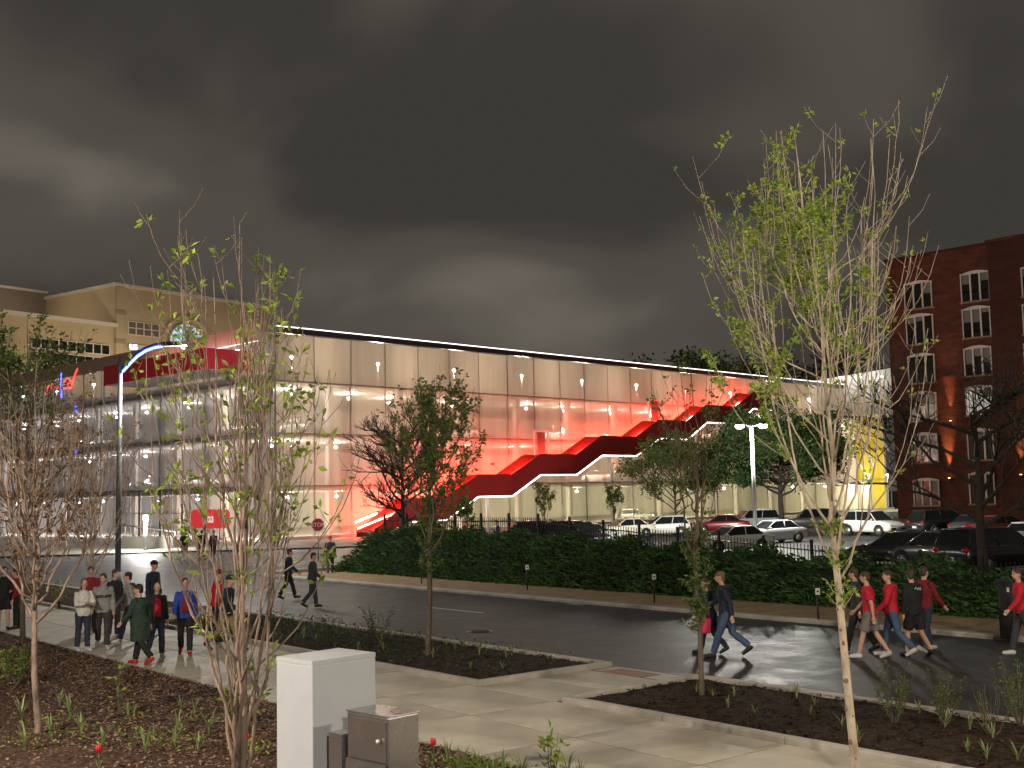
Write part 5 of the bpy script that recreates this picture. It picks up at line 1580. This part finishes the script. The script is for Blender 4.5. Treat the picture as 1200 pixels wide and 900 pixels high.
def joints(p):
    """joint positions for a 1.76 m figure facing +Y; p holds the swing angles in degrees"""
    J = {}
    lean = R(p.get('lean', 3))
    def ln(v):     # lean the upper body about the hips
        d = Vector(v) - Vector((0, 0, 0.93)); c_, s_ = math.cos(lean), math.sin(lean)
        return Vector((0, 0, 0.93)) + Vector((d.x, d.y * c_ + d.z * s_, d.z * c_ - d.y * s_))
    J['hip'] = Vector((0, 0, 0.95)); J['chest'] = ln((0, 0, 1.30)); J['neck'] = ln((0, 0.0, 1.47)); J['head'] = ln((0, 0.025, 1.64))
    for s, k in ((-1, 'L'), (1, 'R')):
        th, kn = R(p['thigh' + k]), R(p['knee' + k])
        h = Vector((s * 0.095, 0, 0.92))
        kp = h + Vector((s * 0.005, math.sin(th) * 0.43, -math.cos(th) * 0.43))
        a2 = th - kn
        an = kp + Vector((0, math.sin(a2) * 0.42, -math.cos(a2) * 0.42))
        ft = R(p.get('foot' + k, 0)) + min(0, a2) * 0.7
        toe = an + Vector((s * 0.02, math.cos(ft) * 0.17, math.sin(ft) * 0.17 - 0.045))
        heel = an + Vector((0, -math.cos(ft) * 0.06, -math.sin(ft) * 0.06 - 0.05))
        J['hip' + k] = h; J['knee' + k] = kp; J['ankle' + k] = an; J['toe' + k] = toe; J['heel' + k] = heel
        sh = ln((s * 0.172, 0, 1.395)); sw = R(p['arm' + k]); eb = R(p['elbow' + k]); ou = R(p.get('out' + k, 9))
        el = sh + Vector((s * math.sin(ou) * 0.29, math.sin(sw) * 0.28, -math.cos(sw) * 0.28))
        f2 = sw + eb
        inn = p.get('in' + k, 0.0)
        wr = el + Vector((s * 0.02 - s * inn, math.sin(f2) * 0.25, -math.cos(f2) * 0.25))
        hd = wr + (wr - el).normalized() * 0.09
        J['sh' + k] = sh; J['el' + k] = el; J['wr' + k] = wr; J['hand' + k] = hd
    zmin = min(J['toeL'].z, J['toeR'].z, J['heelL'].z, J['heelR'].z) - 0.028
    for k in J: J[k] = J[k] - Vector((0, 0, zmin))
    return J
def ering(c, rx, ry, n=14, ax=None):
    ax = ax or (Vector((1, 0, 0)), Vector((0, 1, 0)))
    return [c + ax[0] * rx * math.cos(2 * math.pi * k / n) + ax[1] * ry * math.sin(2 * math.pi * k / n) for k in range(n)]
def torso(mb, J, g, z_lo=-0.06, hem=0.0):
    h, c, nk = J['hip'], J['chest'], J['neck']
    rows_ = [(h + Vector((0, 0, z_lo)), .150 + hem, .110 + hem), (h, .165 + hem, .118 + hem), (h.lerp(c, 0.4), .145, .105), (h.lerp(c, 0.75), .165, .115), (c, .180, .122), (c.lerp(nk, 0.5), .158, .105), (c.lerp(nk, 0.85), .092, .080), (nk, .062, .062)]
    mb.loft([ering(p, a + g, b + g) for p, a, b in rows_])
def arm(mb, J, k, g, upto=1.0):
    s, e_, w = J['sh' + k], J['el' + k], J['wr' + k]
    inn = Vector((-0.07 if k == 'R' else 0.07, 0, -0.035))
    mb.ell(s, (0.056 + g * 0.6,) * 3, 10, 8)
    if upto >= 1: mb.tube([s + inn, s, s.lerp(e_, .5), e_, e_.lerp(w, .4), w], [.06 + g, .058 + g, .050 + g, .042 + g, .040 + g, .029 + g], 10)
    else: mb.tube([s + inn, s, s.lerp(e_, .75)], [.062 + g, .060 + g, .062 + g], 10)
def leg(mb, J, k, g, upto=1.0):
    h, kn, a = J['hip' + k], J['knee' + k], J['ankle' + k]
    if upto >= 1: mb.tube([h + Vector((0, 0, .05)), h, h.lerp(kn, .5), kn, kn.lerp(a, .35), a.lerp(kn, .06)], [.09 + g, .092 + g, .076 + g, .056 + g, .055 + g * 1.2, .040 + g * 1.7], 12)
    else: mb.tube([h + Vector((0, 0, .05)), h, h.lerp(kn, .5), h.lerp(kn, upto)], [.09 + g, .094 + g, .084 + g, .080 + g], 12)
def remesh(mb, name, vox, sm=4, folds=0.0):
    me = mb.mesh(name)
    o = bpy.data.objects.new('tmp', me); COL.objects.link(o)
    m_ = o.modifiers.new('r', 'REMESH'); m_.mode = 'VOXEL'; m_.voxel_size = vox; m_.use_smooth_shade = True
    s_ = o.modifiers.new('s', 'SMOOTH'); s_.factor = 0.5; s_.iterations = sm
    dg = bpy.context.evaluated_depsgraph_get()
    out = bpy.data.meshes.new_from_object(o.evaluated_get(dg))
    out.name = name
    bpy.data.objects.remove(o); bpy.data.meshes.remove(me)
    out.materials.append(m_skin)
    if folds:
        nv = len(out.vertices); co = np.zeros(nv * 3, np.float32); no = np.zeros(nv * 3, np.float32)
        out.vertices.foreach_get('co', co); out.vertices.foreach_get('normal', no)
        co = co.reshape(-1, 3); no = no.reshape(-1, 3)
        x_, y_, z_ = co[:, 0], co[:, 1], co[:, 2]
        k_ = 0.5 * np.sin(x_ * 31 + 2.1 * np.sin(z_ * 17 + y_ * 9)) * np.sin(z_ * 47 + y_ * 23 + 1.7 * np.sin(x_ * 21)) + 0.35 * np.sin(y_ * 53 + z_ * 29 + 2 * np.sin(x_ * 37)) * np.sin(z_ * 19 + 4 * x_)
        co = co + no * (k_ * folds * 0.55)[:, None]
        out.vertices.foreach_set('co', co.ravel()); out.update()
    return out
def make_pose(p):
    J = joints(p); D = {'J': J}
    mb = MB()
    torso(mb, J, 0.0); hd = J['head']; nk = J['neck']
    mb.tube([nk - Vector((0, 0, .04)), nk, hd - Vector((0, .01, .07))], [.062, .054, .056], 10)
    tilt = Matrix.Rotation(R(p.get('turn', 0)), 3, 'Z')
    def H(v): return hd + tilt @ Vector(v)
    mb.ell(hd + Vector((0, -.005, .02)), (.074, .094, .104), 14, 10)
    mb.ell(H((0, .03, -.045)), (.056, .062, .062), 12, 8)                   # jaw
    mb.ell(H((0, .098, -.012)), (.016, .022, .024), 8, 6)                   # nose
    for s in (-1, 1): mb.ell(H((s * .076, -.005, -.005)), (.010, .022, .032), 8, 6)   # ears
    for k, s in (('L', -1), ('R', 1)):
        arm(mb, J, k, 0.0); leg(mb, J, k, 0.0)
        w, hnd = J['wr' + k], J['hand' + k]; d = (hnd - w).normalized()
        side = Vector((0, 1, 0)) - d * d.y
        side = side.normalized() if side.length > 0.1 else Vector((1, 0, 0))
        up_ = d.cross(side)
        mb.tube([w, w.lerp(hnd, .5), hnd], [.027, .036, .034], 8)
        for f_ in range(4):                                                  # fingers, slightly curled
            b0 = hnd + side * (.030 - .020 * f_); L = (.062, .072, .068, .052)[f_]
            mb.tube([b0 - d * .02, b0 + d * L * .55 + up_ * s * .004, b0 + d * L + up_ * s * .018], [.0125, .011, .0095], 6)
        b0 = w.lerp(hnd, .35) + side * .026                                  # thumb from the side of the palm
        mb.tube([b0, b0 + side * .022 + d * .030, b0 + side * .026 + d * .062], [.014, .0125, .010], 6)
        an, toe, heel = J['ankle' + k], J['toe' + k], J['heel' + k]
        mb.tube([an + Vector((0, 0, .03)), an - Vector((0, 0, .03)), (an + toe) / 2 - Vector((0, 0, .02)), toe], [.040, .042, .036, .028], 8)
    D['body'] = remesh(mb, 'body', 0.0135, 2)
    for nm, short in (('jacket', False), ('tshirt', True)):
        mb = MB(); torso(mb, J, 0.024 if nm == 'jacket' else 0.016, -0.10, 0.012)
        for k in 'LR': arm(mb, J, k, 0.018 if nm == 'jacket' else 0.014, 1.0 if not short else .5)
        if nm == 'jacket': mb.tube([J['neck'] - Vector((0, .01, .05)), J['neck'] + Vector((0, -.012, .012))], [.092, .078], 12)
        D[nm] = remesh(mb, nm, 0.016, 3, 0.020)
    mb = MB(); torso(mb, J, 0.030, -0.42, 0.05)
    for k in 'LR': arm(mb, J, k, 0.022)
    D['coat'] = remesh(mb, 'coat', 0.016, 3, 0.022)
    mb = MB(); nk_ = J['neck']
    mb.tube([nk_ + Vector((.075, -.015, -.015)), nk_ + Vector((.06, -.085, -.02)), nk_ + Vector((0, -.115, -.04)), nk_ + Vector((-.06, -.085, -.02)), nk_ + Vector((-.075, -.015, -.015))], [.03, .045, .055, .045, .03], 10)
    D['hood'] = remesh(mb, 'hood', 0.016, 2, 0.01)
    c_ = J['chest']; rows_ = []
    for (t_, w_, d_) in ((-0.34, .075, .158), (-0.15, .072, .150), (0.0, .068, .152), (0.09, .05, .138)):
        yy = c_.y + d_ + (J['hip'].y - c_.y) * max(0, -t_) / 0.35
        rows_.append([Vector((-w_, yy - .014, c_.z + t_)), Vector((0, yy + .004, c_.z + t_)), Vector((w_, yy - .014, c_.z + t_)), Vector((w_, yy - .05, c_.z + t_)), Vector((-w_, yy - .05, c_.z + t_))])
    mbf = MB().loft(rows_); D['shirt_front'] = mbf.mesh('shirt_front'); D['shirt_front'].materials.append(m_skin)
    mb = MB(); torso_ring = [ering(c_ + Vector((0, (J['hip'].y - c_.y) * (-z_) / 0.35, z_)), .206 if z_ > -.12 else .196, .148) for z_ in (-.10, -.03)]
    D['chest_band'] = MB().loft(torso_ring, cap=False).mesh('chest_band'); D['chest_band'].materials.append(m_skin)
    for nm, u_ in (('trousers', 1.0), ('shorts', 0.86)):
        mb = MB(); h = J['hip']
        mb.loft([ering(h + Vector((0, 0, z)), a, b) for z, a, b in ((-.10, .155, .118), (-.03, .178, .13), (.05, .168, .124), (.11, .155, .115))])
        for k in 'LR': leg(mb, J, k, 0.016 if u_ == 1 else 0.026, u_)
        D[nm] = remesh(mb, nm, 0.016, 2, 0.016)
    for k in 'LR':
        mb = MB(); an, toe, heel = J['ankle' + k], J['toe' + k], J['heel' + k]
        mid_ = (heel + toe) / 2
        mb.tube([heel + Vector((0, 0, .01)), heel.lerp(toe, .3) + Vector((0, 0, .022)), heel.lerp(toe, .65) + Vector((0, 0, .012)), toe + (toe - heel).normalized() * .03], [.046, .052, .050, .034], 10)
        mb.tube([an + Vector((0, 0, .015)), an - Vector((0, .0, .035))], [.050, .054], 10)
        D['shoe' + k] = remesh(mb, 'shoe', 0.018, 2)
    mb = MB(); vs = []
    mb.ell(hd + tilt @ Vector((0, -.016, .040)), (.084, .100, .098), 14, 10)
    mb.ell(hd + tilt @ Vector((0, -.055, -.02)), (.070, .056, .070), 12, 8)
    D['hair'] = remesh(mb, 'hair', 0.014, 2, 0.014)
    mb = MB(); mb.ell(hd + tilt @ Vector((0, -.008, .060)), (.090, .108, .082), 14, 10)
    mb.loft([ering(H((0, .095, .045)), .072, .05, 12), ering(H((0, .10, .058)), .070, .05, 12)])
    mb.box(H((0, .13, .052)), (.13, .11, .014), tilt)
    D['cap'] = remesh(mb, 'cap', 0.014, 1)
    mb = MB(); mb.ell(hd + tilt @ Vector((0, -.03, .03)), (.088, .10, .11), 14, 10)
    mb.tube([hd + tilt @ Vector((0, -.06, .03)), hd + tilt @ Vector((0, -.09, -.1)), hd + tilt @ Vector((0, -.10, -.26))], [.085, .08, .035], 12)
    D['long_hair'] = remesh(mb, 'hair', 0.016, 2)
    D['eyes'] = [H((s * .030, .083, .012)) for s in (-1, 1)]; D['mouth'] = H((0, .086, -.058)); D['tilt'] = p.get('turn', 0)
    return D
POSES = {
    'walk1': dict(thighL=19, kneeL=5, thighR=-13, kneeR=20, armL=-18, elbowL=12, armR=22, elbowR=22),
    'walk2': dict(thighL=-14, kneeL=28, thighR=16, kneeR=4, armL=20, elbowL=25, armR=-16, elbowR=10, turn=20),
    'walk3': dict(thighL=14, kneeL=8, thighR=-8, kneeR=34, armL=-8, elbowL=18, armR=12, elbowR=30, turn=-22),
    'stride': dict(thighL=22, kneeL=4, thighR=-17, kneeR=34, armL=-26, elbowL=20, armR=28, elbowR=30, lean=6),
    'stand': dict(thighL=3, kneeL=4, thighR=-3, kneeR=3, armL=2, elbowL=12, armR=0, elbowR=10, turn=12),
    'folded': dict(thighL=4, kneeL=5, thighR=-6, kneeR=5, armL=18, elbowL=78, armR=20, elbowR=82, inL=0.16, inR=0.16, turn=-15),
    'phone': dict(thighL=10, kneeL=6, thighR=-10, kneeR=14, armL=12, elbowL=70, armR=2, elbowR=14, inL=0.10, turn=8),
}
PZ = {k: make_pose(v) for k, v in POSES.items()}
eye_me = MB().ell((0, 0, 0), (.012, .007, .008), 8, 6).mesh('eye'); eye_me.materials.append(m_eye)
lip_me = MB().ell((0, 0, 0), (.022, .008, .007), 8, 6).mesh('mouth'); lip_me.materials.append(m_lip)
def person(px, py, pose, face, topk, topc, botk, botc, shoe, hair, label, h=1.76, z=0.03, Y=None, group=None, small=False, hairm=None, hood=None, front=None, band=None):
    """face: heading in degrees seen from above, 0 = walking to the right, 90 = away from the camera"""
    p = P(px, py, z) if Y is None else PD(px, py, Y)
    p.z = z
    D = PZ[pose]; sc = h / 1.76
    root = empty('person', p, R(face - 90), label, 'person', group)
    root.scale = (sc, sc, sc)
    inst('body', D['body'], root, m=m_skin)
    inst({'jacket': 'jacket', 'tshirt': 'shirt', 'coat': 'coat'}[topk], D[topk], root, m=CL[topc])
    inst(botk, D[botk], root, m=CL[botc])
    for k in 'LR': inst('shoe', D['shoe' + k], root, m=shoe)
    if hood: inst('hood', D['hood'], root, m=CL[hood])
    if front: inst('shirt_front', D['shirt_front'], root, m=CL[front])
    if band: inst('chest_band', D['chest_band'], root, m=CL[band])
    hm = hairm or m_hair_b
    inst('cap' if hair == 'cap' else 'hair', D[hair], root, m=hm)
    if not small:
        for e_ in D['eyes']: inst('eye', eye_me, root, e_, R(D['tilt']))
        inst('mouth', lip_me, root, D['mouth'], R(D['tilt']))
    return root
GL_ = 'people walking on the footpath'; GR_ = 'people walking in the road'
w, b_, r3 = m_shoe_w, m_shoe_b, m_shoe_r
# left group on the path
person(4, 738, 'phone', -60, 'jacket', 'black', 'shorts', 'black', b_, 'hair', 'person in black jacket and black shorts at the shaded end of the path', group=GL_)
person(19, 737, 'stand', 200, 'jacket', 'darkred', 'trousers', 'black', b_, 'hair', 'person in maroon jacket next to the one in shorts', group=GL_, h=1.68)
person(97, 763, 'folded', -50, 'jacket', 'white', 'trousers', 'djeans', w, 'long_hair', 'person in white sweatshirt with folded arms beside the grey sweatshirt', h=1.68, group=GL_, hood='white')
person(106, 741, 'stand', -80, 'jacket', 'darkred', 'trousers', 'black', b_, 'hair', 'person in dark red top behind the white sweatshirt', group=GL_)
person(120, 760, 'walk3', -70, 'jacket', 'grey', 'trousers', 'charcoal', w, 'hair', 'person in grey sweatshirt and grey trousers', h=1.8, group=GL_, band='charcoal')
person(133, 748, 'stand', -30, 'jacket', 'black', 'trousers', 'charcoal', w, 'hair', 'person in black jacket between grey sweatshirt and open grey jacket', group=GL_)
person(152, 753, 'walk1', 200, 'jacket', 'grey', 'trousers', 'djeans', w, 'hair', 'person in grey top and dark jeans turned aside', group=GL_, hairm=m_hair_k, hood='charcoal')
pc_ = person(178, 737, 'stand', -20, 'jacket', 'navy', 'trousers', 'djeans', b_, 'cap', 'tall person in navy jacket and dark cap', h=1.86, group=GL_, hairm=CL['black'])
person(164, 779, 'walk2', 160, 'coat', 'green', 'trousers', 'black', r3, 'hair', 'person in dark green coat and red shoes', group=GL_, hairm=m_hair_k, h=1.74)
person(183, 770, 'walk3', -60, 'jacket', 'black', 'trousers', 'djeans', w, 'long_hair', 'person in black jacket open over a red shirt beside the green coat', group=GL_, h=1.68, front='red')
person(217, 768, 'walk1', -75, 'jacket', 'royal', 'trousers', 'black', r3, 'hair', 'person in royal blue jacket walking towards the mulch bed', group=GL_, h=1.76, front='darkred')
person(254, 752, 'stand', 30, 'jacket', 'red', 'trousers', 'black', b_, 'cap', 'person in bright red jacket and cap by the planter kerb', group=GL_, hairm=CL['darkred'])
person(265, 763, 'stride', -15, 'jacket', 'navy', 'trousers', 'khaki', b_, 'cap', 'person in navy jacket and khaki trousers striding along the kerb', group=GL_, h=1.8, hairm=CL['navy'])
# pair in the road behind the multi-stemmed tree
person(338, 702, 'walk1', 15, 'jacket', 'navy', 'trousers', 'black', b_, 'hair', 'person in navy jacket in the road behind the multi-stemmed tree', group=GR_)
person(366, 712, 'walk3', 20, 'jacket', 'charcoal', 'trousers', 'djeans', b_, 'hair', 'person in charcoal jacket in the road behind the multi-stemmed tree', group=GR_)
person(387, 672, 'walk2', 100, 'jacket', 'navy', 'trousers', 'djeans', b_, 'cap', 'person in navy jacket with red cap by the end of the hedge', group=GR_, hairm=CL['red'])
# far walkers at the plaza
person(216, 657, 'walk1', 95, 'tshirt', 'black', 'shorts', 'khaki', w, 'hair', 'person in black shirt and khaki shorts crossing to the garage', group=GR_, small=True, hairm=m_hair_k)
person(236, 655, 'walk2', 90, 'jacket', 'black', 'trousers', 'charcoal', w, 'hair', 'person in black beside the khaki shorts walker', group=GR_, small=True)
person(250, 656, 'walk3', 85, 'jacket', 'charcoal', 'trousers', 'black', b_, 'hair', 'person in dark grey coat heading for the garage corner', group=GR_, small=True)
# couple on the wet road
person(853, 770, 'stride', 172, 'jacket', 'navy', 'trousers', 'jeans', b_, 'hair', 'man-sized walker in navy jacket and blue jeans in the wet road', h=1.84, z=0, group=GR_, hairm=m_hair_g, hood='navy')
cp = person(832, 766, 'walk2', 176, 'coat', 'navy', 'trousers', 'djeans', b_, 'long_hair', 'shorter person in dark clothes beside the blue jeans walker', h=1.62, z=0, group=GR_)
# group on the right, walking away to the left
person(1008, 764, 'walk1', 150, 'jacket', 'charcoal', 'trousers', 'black', b_, 'hair', 'person in grey top and black trousers half behind the pale trunk', h=1.78, z=0, group=GR_)
pj = person(1022, 772, 'walk1', 158, 'tshirt', 'red', 'shorts', 'gshort', w, 'hair', 'person in red jersey and grey shorts in the road', h=1.78, z=0, group=GR_)
person(1048, 769, 'walk2', 165, 'jacket', 'red', 'trousers', 'jeans', w, 'hair', 'person in red jacket and blue jeans in the road', h=1.78, z=0, group=GR_, hood='red')
ph = person(1074, 770, 'walk3', 110, 'jacket', 'black', 'shorts', 'black', b_, 'hair', 'person in black hoodie with white mark and black shorts', h=1.80, z=0, group=GR_, hood='black')
person(1086, 764, 'walk1', 30, 'jacket', 'darkred', 'trousers', 'djeans', w, 'hair', 'person in dark red jacket and dark jeans behind the black hoodie', h=1.80, z=0, group=GR_, hood='darkred')
person(1201, 768, 'walk2', 170, 'jacket', 'red', 'trousers', 'charcoal', w, 'hair', 'lone walker in red top and grey trousers near the pay column', h=1.78, z=0, group=GR_)
# a few people among the cars
for (px, py, Y, c1_, c2_, lb) in ((584, 618, 76, 'purple', 'navy', 'person in purple among the cars behind the fence'), (646, 616, 78, 'red', 'jeans', 'person in red standing between the two black cars'), (545, 618, 80, 'red', 'black', 'person in red near the foot of the stairs'), (554, 618, 80, 'black', 'black', 'person in black near the foot of the stairs')):
    person(px, py, 'stand', 200, 'jacket', c1_, 'trousers', c2_, b_, 'hair', lb, Y=Y, z=0.06, small=True, group='people among the parked cars')
# white mark on the hoodie back, dark script band on the jersey back
def back_patch(root, pose, name, strokes, m, zc, rad):
    J = PZ[pose]['J']; c = J['chest']
    for st_ in strokes:
        MB().tube([Vector((x, c.y - 0.150 - 0.012 * math.cos(x * 6) , zc + z)) for x, z in st_], rad, 5).build(name, m, root)
back_patch(ph, 'walk3', 'chest_mark', [[(-.07, 0), (-.03, .035), (.0, -.02), (.03, .03)], [(.03, .03), (.05, -.02), (.07, .03), (.08, -.03)]], m_shoe_w, 1.36, .012)
back_patch(pj, 'walk1', 'jersey_script', [[(-.14, -.02), (-.08, .02), (-.03, -.02), (.03, .02), (.08, -.02), (.14, .02)]], CL['navy'], 1.16, .016)
# pink bag of the shorter walker
pb = P(826, 742, 0.0); pb = PD(827, 733, cp.location.y - 0.25)
bag = empty('shoulder_bag', pb, 0, 'pink bag carried by the shorter dark-clothed walker', 'bag')
bevelled(MB().hexa([(-.10, -.06, -.17), (.10, -.06, -.17), (.10, .06, -.17), (-.10, .06, -.17)], [(-.13, -.04, .15), (.13, -.04, .15), (.13, .04, .15), (-.13, .04, .15)]).build('pouch', CL['pink'], bag), 0.03, 3)
MB().tube([(-.10, 0, .14), (-.05, 0, .36), (.05, 0, .36), (.10, 0, .14)], .010, 6).build('strap', CL['pink'], bag)
